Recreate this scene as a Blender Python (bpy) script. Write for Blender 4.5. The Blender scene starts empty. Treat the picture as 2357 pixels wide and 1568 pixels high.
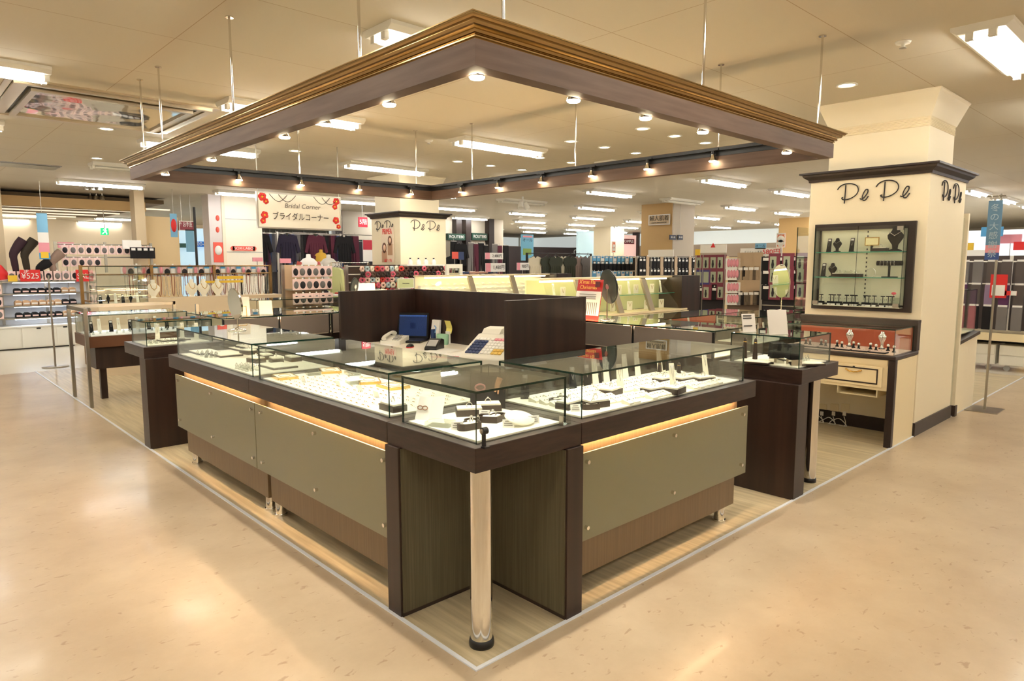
import bpy, bmesh, math, random
from mathutils import Vector, Matrix, Euler
R = random.Random(7)
scn = bpy.context.scene
C = scn.collection
PI = math.pi
# ---------------------------------------------------------------- camera, world, exposure
CAM = Vector((-1.4079, -1.6871, 1.40)); FPX = 1552.19
YAW = PI/4+0.0332; PIT = -0.1135; ROL = -0.001
FW = Vector((math.cos(YAW)*math.cos(PIT), math.sin(YAW)*math.cos(PIT), math.sin(PIT)))
RT0 = Vector((math.sin(YAW), -math.cos(YAW), 0)); UP0 = RT0.cross(FW)
RT = RT0*math.cos(ROL)+UP0*math.sin(ROL); UP = UP0*math.cos(ROL)-RT0*math.sin(ROL)
cd = bpy.data.cameras.new('camera'); cam = bpy.data.objects.new('camera', cd); C.objects.link(cam)
mw = Matrix((RT, UP, -FW)).transposed().to_4x4(); mw.translation = CAM; cam.matrix_world = mw
cd.sensor_fit = 'HORIZONTAL'; cd.sensor_width = 36; cd.lens = FPX*36/2357; cd.clip_start = .05; cd.clip_end = 200
scn.camera = cam
scn.view_settings.view_transform = 'Standard'; scn.view_settings.look = 'None'; scn.view_settings.gamma = 1
scn.view_settings.use_curve_mapping = False; scn.view_settings.exposure = 0.73
TUBE = 19.0          # strength of the fluorescent tubes
SPOT = 26.0          # watts of each halogen spot
wd = bpy.data.worlds.new('world'); scn.world = wd; wd.use_nodes = True
wd.node_tree.nodes['Background'].inputs[0].default_value = (1, .9, .76, 1)
wd.node_tree.nodes['Background'].inputs[1].default_value = .2
def on(u, v, ax, val):
    d = FW+RT*((u-1178.5)/FPX)-UP*((v-784)/FPX); i = 'xyz'.index(ax)
    return CAM+d*((val-CAM[i])/d[i])
# ---------------------------------------------------------------- materials
def srgb(r, g, b):
    f = lambda c: (c/255/12.92) if c/255 <= .04045 else ((c/255+.055)/1.055)**2.4
    return (f(r), f(g), f(b), 1)
MATS = {}
def mat(name, rgb=(200,200,200), rough=.5, metal=0, emit=0, ecol=None, alpha=None, spec=None, coat=0):
    if name in MATS: return MATS[name]
    m = bpy.data.materials.new(name); m.use_nodes = True; b = m.node_tree.nodes['Principled BSDF']
    b.inputs['Base Color'].default_value = srgb(*rgb); b.inputs['Roughness'].default_value = rough
    b.inputs['Metallic'].default_value = metal
    if spec is not None: b.inputs['Specular IOR Level'].default_value = spec
    if coat: b.inputs['Coat Weight'].default_value = coat; b.inputs['Coat Roughness'].default_value = .1
    if emit:
        b.inputs['Emission Color'].default_value = srgb(*(ecol or rgb)); b.inputs['Emission Strength'].default_value = emit
    MATS[name] = m; return m
def nodes(m): return m.node_tree.nodes, m.node_tree.links, m.node_tree.nodes['Principled BSDF']
def streak(name, a, b, rough, scale, detail=3, bump=0, lo=.35, hi=.65, coat=0, coord='Object'):
    m = mat(name, a, rough, coat=coat); N, L, P = nodes(m)
    tc = N.new('ShaderNodeTexCoord'); mp = N.new('ShaderNodeMapping'); mp.inputs['Scale'].default_value = scale
    no = N.new('ShaderNodeTexNoise'); no.inputs['Scale'].default_value = 1; no.inputs['Detail'].default_value = detail
    cr = N.new('ShaderNodeValToRGB'); cr.color_ramp.elements[0].position = lo; cr.color_ramp.elements[1].position = hi
    cr.color_ramp.elements[0].color = srgb(*a); cr.color_ramp.elements[1].color = srgb(*b)
    L.new(tc.outputs[coord], mp.inputs[0]); L.new(mp.outputs[0], no.inputs[0]); L.new(no.outputs[0], cr.inputs[0]); L.new(cr.outputs[0], P.inputs['Base Color'])
    if bump:
        bp = N.new('ShaderNodeBump'); bp.inputs['Strength'].default_value = bump; bp.inputs['Distance'].default_value = .002
        L.new(no.outputs[0], bp.inputs['Height']); L.new(bp.outputs[0], P.inputs['Normal'])
    return m
WENGE = streak('wenge_wood', (36,23,18), (54,36,28), .36, (14,14,.6), 4, .05)
WENGEH = streak('wenge_wood_slab', (38,24,19), (54,36,29), .34, (9,9,60), 3, .03)
DARKFRAME = mat('dark_frame', (44,32,28), .4)
BASEP = streak('brown_panel', (114,94,68), (124,104,76), .45, (160,160,2), 2, .1)
OLIVE = streak('olive_grain', (84,78,58), (100,92,70), .5, (170,170,3), 2, .2)
CANOPY = streak('canopy_plank', (88,66,53), (102,79,65), .6, (3,3,40), 3)
GOLD = mat('gold_moulding', (178,150,104), .17, 1)
CREAM = mat('cream_laminate', (238,222,184), .45)
CREAMW = mat('cream_paint', (240,228,200), .6)
CHROME = mat('chrome', (225,222,215), .08, 1)
STEEL = mat('brushed_steel', (170,165,155), .3, 1)
BLACKM = mat('black_metal', (22,22,22), .4)
BLACKP = mat('black_plastic', (20,20,22), .35)
BLACKV = mat('black_velvet', (24,22,24), .9)
BROWNB = mat('dark_leather', (46,30,22), .45)
WHITEP = mat('white_paper', (245,243,238), .6)
WHITEM = mat('white_plastic', (236,233,222), .35)
GREYP = mat('grey_panel', (132,120,112), .5)
GREYL = mat('grey_plastic', (170,168,165), .5)
SATIN = mat('cream_velvet', (250,246,228), .7)
PINK = mat('pink_card', (240,160,175), .6); RED = mat('red_card', (225,40,40), .5); YEL = mat('yellow_card', (240,200,60), .6)
ORANGE = mat('orange_card', (240,120,70), .6); BLUE = mat('blue_card', (80,160,215), .6); GREEN = mat('green_sign', (30,70,55), .5)
NAVY = mat('navy_plastic', (36,58,105), .4); TEXTK = mat('dark_ink', (40,34,34), .6); TEXTG = mat('grey_ink', (120,115,110), .6)
BEIGE = mat('beige_wall', (236,222,198), .7)
SILVERJ = mat('silver_jewel', (230,230,228), .15, 1); GOLDJ = mat('gold_jewel', (220,180,100), .2, 1)
CLEAR = mat('clear_acrylic', (225,232,226), .1); 
def glassmat(name, tint, extra=1.25):
    m = bpy.data.materials.new(name); m.use_nodes = True; N = m.node_tree.nodes; L = m.node_tree.links; N.clear()
    o = N.new('ShaderNodeOutputMaterial'); mx = N.new('ShaderNodeMixShader'); t = N.new('ShaderNodeBsdfTransparent'); g = N.new('ShaderNodeBsdfGlossy')
    t.inputs[0].default_value = tint; g.inputs['Roughness'].default_value = 0.0; g.inputs[0].default_value = (.95, 1, .97, 1)
    lw = N.new('ShaderNodeLayerWeight'); lw.inputs[0].default_value = .5
    pw = N.new('ShaderNodeMath'); pw.operation = 'POWER'; pw.inputs[1].default_value = 5
    ma = N.new('ShaderNodeMath'); ma.operation = 'MULTIPLY_ADD'; ma.inputs[1].default_value = .9*extra; ma.inputs[2].default_value = .04
    L.new(lw.outputs['Facing'], pw.inputs[0]); L.new(pw.outputs[0], ma.inputs[0]); L.new(ma.outputs[0], mx.inputs[0])
    L.new(t.outputs[0], mx.inputs[1]); L.new(g.outputs[0], mx.inputs[2]); L.new(mx.outputs[0], o.inputs[0]); return m
GLASS = glassmat('clear_glass', (.975, .99, .98, 1))
GEDGE = mat('glass_edge', (14,44,34), .15)
ACRYL = glassmat('acrylic', (.86, .88, .85, 1))
def frosted():
    m = bpy.data.materials.new('frosted_glass'); m.use_nodes = True; N = m.node_tree.nodes; L = m.node_tree.links; N.clear()
    o = N.new('ShaderNodeOutputMaterial'); a = N.new('ShaderNodeBsdfTranslucent'); d = N.new('ShaderNodeBsdfDiffuse'); g = N.new('ShaderNodeBsdfGlossy')
    c = srgb(138,136,104); a.inputs[0].default_value = srgb(150,145,112); d.inputs[0].default_value = c; g.inputs['Roughness'].default_value = .28
    m1 = N.new('ShaderNodeMixShader'); m1.inputs[0].default_value = .3; m2 = N.new('ShaderNodeMixShader')
    lw = N.new('ShaderNodeLayerWeight'); lw.inputs[0].default_value = .35; mu = N.new('ShaderNodeMath'); mu.operation = 'MULTIPLY'; mu.inputs[1].default_value = .45
    L.new(a.outputs[0], m1.inputs[2]); L.new(d.outputs[0], m1.inputs[1]); L.new(m1.outputs[0], m2.inputs[1]); L.new(g.outputs[0], m2.inputs[2])
    L.new(lw.outputs['Facing'], mu.inputs[0]); L.new(mu.outputs[0], m2.inputs[0]); L.new(m2.outputs[0], o.inputs[0]); return m
FROST = frosted()
MIRROR = mat('mirror', (235,240,238), .02, 1)
TUBEM = mat('fluorescent_tube', (255,250,238), .5, emit=TUBE, ecol=(255,250,238))
TUBEC = mat('cool_tube', (255,255,255), .5, emit=14, ecol=(225,238,255))
WARMT = mat('warm_strip_tube', (255,225,170), .5, emit=70, ecol=(255,210,158))
BULB = mat('halogen_bulb', (255,250,235), .3, emit=60, ecol=(255,236,196))
def floor_mat():
    m = mat('floor_vinyl', (228,196,154), .36, coat=.12); N, L, P = nodes(m)
    tc = N.new('ShaderNodeTexCoord')
    n1 = N.new('ShaderNodeTexNoise'); n1.inputs['Scale'].default_value = 2.2; n1.inputs['Detail'].default_value = 8; n1.inputs['Roughness'].default_value = .65
    c1 = N.new('ShaderNodeValToRGB'); c1.color_ramp.elements[0].position = .3; c1.color_ramp.elements[1].position = .7
    c1.color_ramp.elements[0].color = srgb(178,157,130); c1.color_ramp.elements[1].color = srgb(199,180,153)
    n2 = N.new('ShaderNodeTexNoise'); n2.inputs['Scale'].default_value = 26; n2.inputs['Detail'].default_value = 3; n2.inputs['Distortion'].default_value = .6
    mp = N.new('ShaderNodeMapping'); mp.inputs['Scale'].default_value = (.7, 1.3, 1); mp.inputs['Rotation'].default_value = (0, 0, .7)
    c2 = N.new('ShaderNodeValToRGB'); c2.color_ramp.elements[0].position = .64; c2.color_ramp.elements[1].position = .72
    c2.color_ramp.elements[0].color = (0,0,0,1); c2.color_ramp.elements[1].color = (1,1,1,1)
    mx = N.new('ShaderNodeMix'); mx.data_type = 'RGBA'; mx.inputs[7].default_value = srgb(132,92,58)
    mu = N.new('ShaderNodeMath'); mu.operation = 'MULTIPLY'; mu.inputs[1].default_value = .45
    L.new(tc.outputs['Object'], n1.inputs[0]); L.new(tc.outputs['Object'], mp.inputs[0]); L.new(mp.outputs[0], n2.inputs[0])
    L.new(n1.outputs[0], c1.inputs[0]); L.new(n2.outputs[0], c2.inputs[0]); L.new(c2.outputs[0], mu.inputs[0]); L.new(mu.outputs[0], mx.inputs[0])
    L.new(c1.outputs[0], mx.inputs[6]); L.new(mx.outputs[2], P.inputs['Base Color']); return m
FLOORM = floor_mat()
FLOORW = streak('island_floor', (184,168,136), (212,196,162), .38, (34,1.6,1), 4, .02, .38, .66, coat=.2)
FLOORT = mat('white_tile', (232,224,206), .22, coat=.3)
def ceil_mat():
    m = mat('ceiling_board', (222,206,176), .85); N, L, P = nodes(m)
    tc = N.new('ShaderNodeTexCoord'); br = N.new('ShaderNodeTexBrick'); br.offset = 0
    br.inputs['Scale'].default_value = 1; br.inputs['Brick Width'].default_value = 1.83; br.inputs['Row Height'].default_value = .92; br.inputs['Mortar Size'].default_value = .003
    br.inputs['Mortar Smooth'].default_value = .3; br.inputs['Bias'].default_value = -.4
    br.inputs['Color1'].default_value = srgb(212,203,184); br.inputs['Color2'].default_value = srgb(206,197,178); br.inputs['Mortar'].default_value = srgb(180,160,130)
    L.new(tc.outputs['Object'], br.inputs[0]); L.new(br.outputs[0], P.inputs['Base Color']); return m
CEILM = ceil_mat()
# ---------------------------------------------------------------- mesh builder
def frame_axes(a, b):
    d = (Vector(b)-Vector(a)); n = d.normalized() if d.length else Vector((0,0,1))
    t = n.orthogonal().normalized(); return t, n.cross(t)
class MB:
    def __init__(s, T=None): s.v = []; s.f = []; s.m = []; s.T = T; s.sm = []
    def add(s, vs, fs, mi=0, sm=False):
        o = len(s.v)
        s.v += [s.T(*p) if s.T else tuple(p) for p in vs]
        for f in fs: s.f.append([o+i for i in f]); s.m.append(mi); s.sm.append(sm)
        return s
    def box(s, x0, x1, y0, y1, z0, z1, mi=0):
        v = [(x, y, z) for z in (z0, z1) for y in (y0, y1) for x in (x0, x1)]
        return s.add(v, [(0,2,3,1),(4,5,7,6),(0,1,5,4),(2,6,7,3),(0,4,6,2),(1,3,7,5)], mi)
    def obox(s, c, h, rot=(0,0,0), mi=0):
        M = Euler(rot).to_matrix(); c = Vector(c)
        v = [tuple(c+M@Vector((x*h[0], y*h[1], z*h[2]))) for z in (-1,1) for y in (-1,1) for x in (-1,1)]
        return s.add(v, [(0,2,3,1),(4,5,7,6),(0,1,5,4),(2,6,7,3),(0,4,6,2),(1,3,7,5)], mi)
    def pane(s, x0, x1, y0, y1, z0, z1):     # glass sheet, thin axis found; the four rims get material 1
        d = (x1-x0, y1-y0, z1-z0); k = d.index(min(d))
        v = [(x, y, z) for z in (z0, z1) for y in (y0, y1) for x in (x0, x1)]
        F = [(2,(0,2,3,1)),(2,(4,5,7,6)),(1,(0,1,5,4)),(1,(2,6,7,3)),(0,(0,4,6,2)),(0,(1,3,7,5))]
        for a, f in F: s.add(v, [f], 0 if a == k else 1)
        return s
    def cyl(s, a, b, r, r2=None, n=16, mi=0, cap=True):
        r2 = r if r2 is None else r2; t, w = frame_axes(a, b); a = Vector(a); b = Vector(b)
        v = [tuple(a+(t*math.cos(2*PI*i/n)+w*math.sin(2*PI*i/n))*r) for i in range(n)]+[tuple(b+(t*math.cos(2*PI*i/n)+w*math.sin(2*PI*i/n))*r2) for i in range(n)]
        s.add(v, [(i, (i+1) % n, n+(i+1) % n, n+i) for i in range(n)], mi, True)
        if cap: s.add(v, [tuple(range(n))[::-1], tuple(range(n, 2*n))], mi)
        return s
    def lathe(s, prof, c=(0,0,0), n=20, mi=0, rot=None, sq=(1,1)):
        v = []; M = Euler(rot).to_matrix() if rot else None
        for r, z in prof:
            for i in range(n):
                p = Vector((r*math.cos(2*PI*i/n)*sq[0], r*math.sin(2*PI*i/n)*sq[1], z)); p = M@p if M else p
                v.append(tuple(p+Vector(c)))
        k = len(prof)
        s.add(v, [(j*n+i, j*n+(i+1) % n, (j+1)*n+(i+1) % n, (j+1)*n+i) for j in range(k-1) for i in range(n)], mi, True)
        s.add(v, [tuple(range(n))[::-1]] if prof[0][0] > 1e-4 else [], mi); s.add(v, [tuple(range((k-1)*n, k*n))] if prof[-1][0] > 1e-4 else [], mi)
        return s
    def disc(s, c, r, z0, z1, rot=(0,0,0), sq=(1,1), n=40, mi=0):
        M = Euler(rot).to_matrix(); C0 = Vector(c)
        v = [tuple(C0+M@Vector((r*math.cos(2*PI*i/n)*sq[0], r*math.sin(2*PI*i/n)*sq[1], z))) for z in (z0, z1) for i in range(n)]
        s.add(v, [tuple(range(n))[::-1], tuple(range(n, 2*n))], mi)
        return s.add(v, [(i, (i+1) % n, n+(i+1) % n, n+i) for i in range(n)], mi)
    def prism(s, poly, off, mi=0, mis=None):
        n = len(poly); off = Vector(off); v = [tuple(p) for p in poly]+[tuple(Vector(p)+off) for p in poly]
        s.add(v, [tuple(range(n))[::-1], tuple(range(n, 2*n))], mi)
        return s.add(v, [(i, (i+1) % n, n+(i+1) % n, n+i) for i in range(n)], mi if mis is None else mis)
    def tube(s, pts, r, n=8, mi=0, closed=False):
        P = [Vector(p) for p in pts]; k = len(P); v = []; up = None
        for i, p in enumerate(P):
            a = P[i-1] if (i or closed) else p; b = P[(i+1) % k] if (i < k-1 or closed) else p
            d = (b-a).normalized() if (b-a).length > 1e-9 else Vector((0,0,1))
            if up is None: up = d.orthogonal().normalized()
            up = (up-d*up.dot(d)); up = up.normalized() if up.length > 1e-6 else d.orthogonal().normalized(); w = d.cross(up)
            rr = r[i] if isinstance(r, (list, tuple)) else r
            v += [tuple(p+(up*math.cos(2*PI*j/n)+w*math.sin(2*PI*j/n))*rr) for j in range(n)]
        fs = [(i*n+j, i*n+(j+1) % n, ((i+1) % k)*n+(j+1) % n, ((i+1) % k)*n+j) for i in range(k if closed else k-1) for j in range(n)]
        s.add(v, fs, mi, True)
        if not closed: s.add(v, [tuple(range(n))[::-1], tuple(range((k-1)*n, k*n))], mi)
        return s
    def build(s, name, mats, parent=None, world=True, bevel=0):
        me = bpy.data.meshes.new(name); off = Vector((0,0,0))
        if parent and world:
            q = parent
            while q: off += q.location; q = q.parent
        me.from_pydata([tuple(Vector(p)-off) for p in s.v], [], s.f)
        for m in (mats if isinstance(mats, (list, tuple)) else [mats]): me.materials.append(m)
        for p, mi, sm in zip(me.polygons, s.m, s.sm): p.material_index = mi; p.use_smooth = sm
        bm = bmesh.new(); bm.from_mesh(me); bmesh.ops.recalc_face_normals(bm, faces=bm.faces); bm.to_mesh(me); bm.free()
        o = bpy.data.objects.new(name, me); C.objects.link(o); o.parent = parent
        if bevel:
            b = o.modifiers.new('bevel', 'BEVEL'); b.width = bevel; b.segments = 2; b.limit_method = 'ANGLE'
        return o
def tag(o, label, cat, group=None):
    o['label'] = label; o['category'] = cat
    if group: o['group'] = group
    return o
def thing(name, label, cat, loc=(0,0,0), rz=0, group=None):
    o = bpy.data.objects.new(name, None); C.objects.link(o); o.location = loc; o.rotation_euler = (0,0,rz); o.empty_display_size = .05
    return tag(o, label, cat, group)
def struct(o): o['kind'] = 'structure'; return o
def dup(o, loc, rz=0, label=None, group=None):
    r = o.copy(); C.objects.link(r); r.location = loc; r.rotation_euler = (0,0,rz)
    if label: r['label'] = label
    if group: r['group'] = group
    for ch in list(o.children):
        c = ch.copy(); C.objects.link(c); c.parent = r
        for g in ch.children:
            d = g.copy(); C.objects.link(d); d.parent = c
    return r
ORD = ['first','second','third','fourth','fifth','sixth','seventh','eighth','ninth','tenth','eleventh','twelfth','thirteenth','fourteenth','fifteenth','sixteenth','seventeenth','eighteenth','nineteenth','twentieth','twenty-first','twenty-second','twenty-third','twenty-fourth','twenty-fifth','twenty-sixth','twenty-seventh','twenty-eighth','twenty-ninth','thirtieth','thirty-first','thirty-second','thirty-third','thirty-fourth','thirty-fifth','thirty-sixth']
def text(txt, origin, xdir, updir, size, m, parent=None, name='lettering', depth=.001, align='CENTER', width=None):
    cu = bpy.data.curves.new(name, 'FONT'); cu.body = txt; cu.size = size; cu.align_x = align; cu.align_y = 'CENTER'; cu.extrude = depth
    o = bpy.data.objects.new('tmp', cu); C.objects.link(o)
    dg = bpy.context.evaluated_depsgraph_get(); me = bpy.data.meshes.new_from_object(o.evaluated_get(dg)); bpy.data.objects.remove(o)
    if len(me.vertices) == 0: return None
    xs = [v.co.x for v in me.vertices]; w = max(xs)-min(xs); sc = (width/w) if width and w > 0 else 1
    X = Vector(xdir).normalized(); U = Vector(updir).normalized(); Z = X.cross(U); O = Vector(origin); off = Vector((0,0,0)); q = parent
    while q: off += q.location; q = q.parent
    for v in me.vertices: v.co = O+X*(v.co.x*sc)+U*v.co.y+Z*v.co.z-off
    me.materials.clear(); me.materials.append(m)
    ob = bpy.data.objects.new(name, me); C.objects.link(ob); ob.parent = parent; return ob
# ---------------------------------------------------------------- setting
ZC = 2.74
b = MB(); b.box(-9, 30, -9, 0, -.1, 0); b.box(-9, 0, 0, 8.95, -.1, 0); struct(b.build('floor', FLOORM))
b = MB(); b.box(0.004, 8.9, 0.004, 8.95, -.1, 0); struct(b.build('floor', FLOORW))
b = MB(); b.box(8.9, 30, 0, 8.95, -.1, 0.0); b.box(-9, 30, 8.95, 34, -.1, 0.0); struct(b.build('floor', FLOORT))
b = MB(); b.box(-.008, .008, -.008, 8.95, -.01, .005); b.box(.008, 8.9, -.008, .008, -.01, .005); struct(b.build('trim_1', mat('metal_strip', (226,230,238), .3)))
b = MB(); b.box(-9, 30, -9, 24, ZC, ZC+.1); struct(b.build('ceiling', CEILM))
b = MB(); b.box(-9.2, -9, -9, 34, 0, 3.4); struct(b.build('wall_left', BEIGE))
b = MB(); b.box(-9, 30, -9.2, -9, 0, 3.4); struct(b.build('wall_front', BEIGE))
b = MB(); b.box(30, 30.2, -9, 34, 0, 3.4); struct(b.build('wall_right', BEIGE))
b = MB(); b.box(-9, 30, 34, 34.2, 0, 3.4); struct(b.build('wall_back', mat('pale_wall', (225,215,200), .7)))
b = MB(); b.box(-9, 30, 24, 34, 3.3, 3.4); struct(b.build('ceiling', mat('high_ceiling', (215,220,222), .8)))
# ---------------------------------------------------------------- ceiling light fittings
def light_fitting():
    t = thing('ceiling_light', '', 'ceiling light', (0,0,ZC), 0, 'twin tube fittings on the ceiling')
    b = MB(); b.box(-.625,.625,-.115,.115,-.045,0); b.prism([(-.625,-.115,-.045),(-.625,-.15,-.02),(-.625,-.15,0),(-.625,-.115,0)], (1.25,0,0)); b.prism([(-.625,.115,-.045),(-.625,.15,-.02),(-.625,.15,0),(-.625,.115,0)], (1.25,0,0))
    b.build('housing', WHITEM, t, False)
    for s in (-1, 1):
        b = MB(); b.cyl((-.585, s*.055, -.065), (.585, s*.055, -.065), .016, n=8); b.build('tube', TUBEM, t, False)
        for e in (-1, 1): b = MB(); b.box(e*.605-.015, e*.605+.015, s*.055-.02, s*.055+.02, -.085, -.045); b.build('lamp_holder', WHITEM, t, False)
    return t
TUBEF = mat('fluorescent_tube_far', (255,250,238), .5, emit=TUBE, ecol=(252,250,250))
L0 = light_fitting(); first = True
FARTUBE = {}
UNLIT = {(2,1), (0,3), (4,2), (3,3), (5,3)}
for i in range(-3, 9):
    for j in range(-3, 10):
        x = .8+2.44*i+.585; y = 1.75+2.35*j
        if (i, j) in ((1,0), (1,1+0)) and j == 0: pass
        if 12.6 < y < 19 and x < 4.0 or (j > 7 and x > 6): continue
        lab = '%sceiling light with two tubes, %s along in the %s row' % ('unlit ' if (i,j) in UNLIT else 'lit white ', ORD[i+3], ORD[j+3])
        if (i, j) in UNLIT: 
            o = dup(L0, (x, y, ZC), 0, lab)
            for ch in o.children:
                if ch.name.startswith('tube'): ch.data = ch.data.copy(); ch.data.materials[0] = WHITEM
        elif first: L0.location = (x, y, ZC); L0['label'] = lab; first = False
        else:
            o = dup(L0, (x, y, ZC), 0, lab)
            if x > 7 or y > 8:
                for q, ch in enumerate([c for c in o.children if c.name.startswith('tube')]):
                    if q not in FARTUBE: FARTUBE[q] = ch.data.copy(); FARTUBE[q].materials[0] = TUBEF
                    ch.data = FARTUBE[q]
# round downlights
def downlight():
    t = thing('downlight', '', 'ceiling light', (0,0,ZC), 0, 'round recessed downlights')
    b = MB(); b.lathe([(.06,0),(.075,0),(.078,-.006),(.06,-.008),(.055,-.001)]); b.build('trim_ring', WHITEM, t, False)
    b = MB(); b.lathe([(.0,-.003),(.055,-.003)]); b.build('lamp', mat('downlight_lamp', (255,250,240), .5, emit=14, ecol=(255,238,205)), t, False); return t
D0 = downlight(); k = 0
DLP = [(x, y) for y in (2.48, 3.43, 4.48, 5.43) for x in (4.28, 4.85, 5.45)]+[(.365,6.11),(.74,8.33),(4.05,.44),(2.34,6.09)]
for i in range(6):
    DLP += [(8+i*1.6, 15.2), (12.2+i*1.2, 12.5+(i % 2)*1.4)]
for k, (x, y) in enumerate(DLP):
    lab = 'small round downlight recessed in the ceiling, %s' % (('%s of the close cluster beyond the canopy' % ORD[k]) if k < 12 else (['beside the mirrored panel','left, far past the mirrored panel','near the flared pillar top','inside view of canopy, farthest left'][k-12] if k < 16 else '%s in the far aisles' % ORD[k-16]))
    if k == 0: D0.location = (x, y, ZC); D0['label'] = lab
    else: dd = dup(D0, (x, y, ZC), 0, lab)
    if k in (9, 10):
        ld = bpy.data.lights.new('beam', 'SPOT'); ld.energy = 32; ld.spot_size = 1.3; ld.spot_blend = .9; ld.color = (1,.9,.72); ld.shadow_soft_size = .05  # beam added under two downlights, tilted to brighten the second pillar
        lo = bpy.data.objects.new('beam', ld); C.objects.link(lo); lo.parent = dd; lo.location = (0,0,-.03); lo.rotation_euler = (.75,0,0)
# smoke detectors / sprinkler
for k, (x, y) in enumerate([(3.257,-.188),(3.098,4.455)]):
    t = thing('sprinkler', ['round sprinkler head on ceiling near the pillar','round sprinkler head on ceiling seen through the canopy'][k], 'sprinkler', (x, y, ZC))
    MB().lathe([(0,0),(.045,0),(.04,-.012),(.012,-.016),(.012,-.035),(0,-.035)][::1], n=20).build('body', WHITEM, t, False)
    MB().lathe([(0,-.035),(.02,-.036),(.02,-.04),(0,-.04)]).build('deflector', STEEL, t, False)
# mirrored recessed panel
t = thing('ceiling_mirror_panel', 'large square mirrored panel in stepped silver frame on ceiling', 'ceiling panel', (.12,5.19,ZC))
b = MB(); x0, x1, y0, y1 = -.63, .87, 4.44, 5.95
for k, (w, z) in enumerate([(0,-.012),(.05,-.03),(.1,-.02),(.17,-.045)]):
    w2 = w+.045
    for (a, b_, c, d) in ((x0+w, x1-w, y0+w, y0+w2), (x0+w, x1-w, y1-w2, y1-w), (x0+w, x0+w2, y0+w2, y1-w2), (x1-w2, x1-w, y0+w2, y1-w2)): b.box(a, b_, c, d, ZC+z, ZC)
b.build('frame', mat('silver_trim', (200,186,160), .3, 1), t)
def wavy():
    m = mat('wavy_mirror', (225,225,220), .06, 1); N, L, P = nodes(m); no = N.new('ShaderNodeTexNoise'); no.inputs['Scale'].default_value = 1.6; bp = N.new('ShaderNodeBump'); bp.inputs['Distance'].default_value = .03; bp.inputs['Strength'].default_value = .5
    tc = N.new('ShaderNodeTexCoord'); L.new(tc.outputs['Object'], no.inputs[0]); L.new(no.outputs[0], bp.inputs['Height']); L.new(bp.outputs[0], P.inputs['Normal']); return m
MB().box(x0+.2, x1-.2, y0+.2, y1-.2, ZC-.03, ZC).build('mirror', wavy(), t)
MB().box(x0+.045, x1-.045, y0+.045, y1-.045, ZC-.006, ZC-.001).build('backing', BLACKM, t)
# air vent
def vent(x, y, w, h, lab):
    t = thing('ceiling_vent', lab, 'vent', (x, y, ZC)); MB().box(x-w/2, x+w/2, y-h/2, y+h/2, ZC-.012, ZC).build('frame', GREYL, t)
    for k in range(7):
        yy = y-h/2+h*(k+.7)/7.4; MB().obox((x, yy, ZC-.016), (w/2-.02, h/26, .002), (.4,0,0)).build('slat', WHITEM, t)
p = on(60,380,'z',ZC); vent(p.x, p.y, .75, .45, 'rectangular slatted air vent on the ceiling at far left')
p = on(440,285,'z',ZC); 
# ---------------------------------------------------------------- hanging canopy frame
cz = {'a': 2.04, 'b': 2.04, 'c': 2.04, 'd': 2.062}
CX0, CX1, CY0, CY1 = .06, 2.915, .055, 4.15
cor = [(CX0,CY0,cz['a']), (CX1,CY0,cz['c']), (CX1,CY1,cz['d']), (CX0,CY1,cz['b'])]; sgn = [(1,1),(-1,1),(-1,-1),(1,-1)]
def ring(prof, closed=True):      # prof: (inset, height above frame bottom); mitred loft around the rectangle
    b = MB(); n = len(prof); v = []
    for (x, y, z), (sx, sy) in zip(cor, sgn): v += [(x+sx*i, y+sy*i, z+h) for i, h in prof]
    fs = [(c*n+j, c*n+(j+1) % n, ((c+1) % 4)*n+(j+1) % n, ((c+1) % 4)*n+j) for c in range(4) for j in range(n)]
    b.add(v, fs); return b
can = thing('canopy_frame', 'large dark brown square canopy frame with gold moulding hanging from ceiling', 'canopy', ((CX0+CX1)/2,(CY0+CY1)/2,2.04))
ring([(0,0),(.065,0),(.065,.146),(.031,.146),(.031,.085),(0,.085)]).build('fascia', CANOPY, can)
ring([(.03,.085),(.004,.085),(.004,.09),(-.004,.0905),(-.004,.095),(.0,.097),(-.004,.1),(-.012,.1005),(-.016,.108),(-.012,.114),(-.018,.116),(-.03,.119),(-.036,.127),(-.036,.131),(-.044,.132),(-.05,.137),(-.052,.142),(-.056,.143),(-.056,.147),(.065,.147),(.065,.1465),(.03,.1462)]).build('crown_moulding', GOLD, can)
ring([(.066,.118),(.10,.118),(.10,.138),(.066,.138)]).build('lighting_track', BLACKM, can)
ring([(.066,.086),(.069,.086),(.069,.118),(.066,.118)]).build('track_cover', BLACKM, can)
for (x, y) in [(.1,.833),(.1,2.18),(.1,3.458),(.1,3.9),(.225,.1),(1.497,.1),(2.784,.1),(1.413,4.1),(2.674,4.1),(2.87,3.446),(2.87,2.118),(2.87,.81)]:
    b = MB(); b.cyl((x, y, 2.13), (x, y, ZC), .0065, n=10); b.cyl((x, y, ZC-.006), (x, y, ZC), .022, n=14); b.cyl((x, y, 2.13), (x, y, 2.2), .009, n=10); b.build('hanging_rod', CHROME, can)
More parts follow.
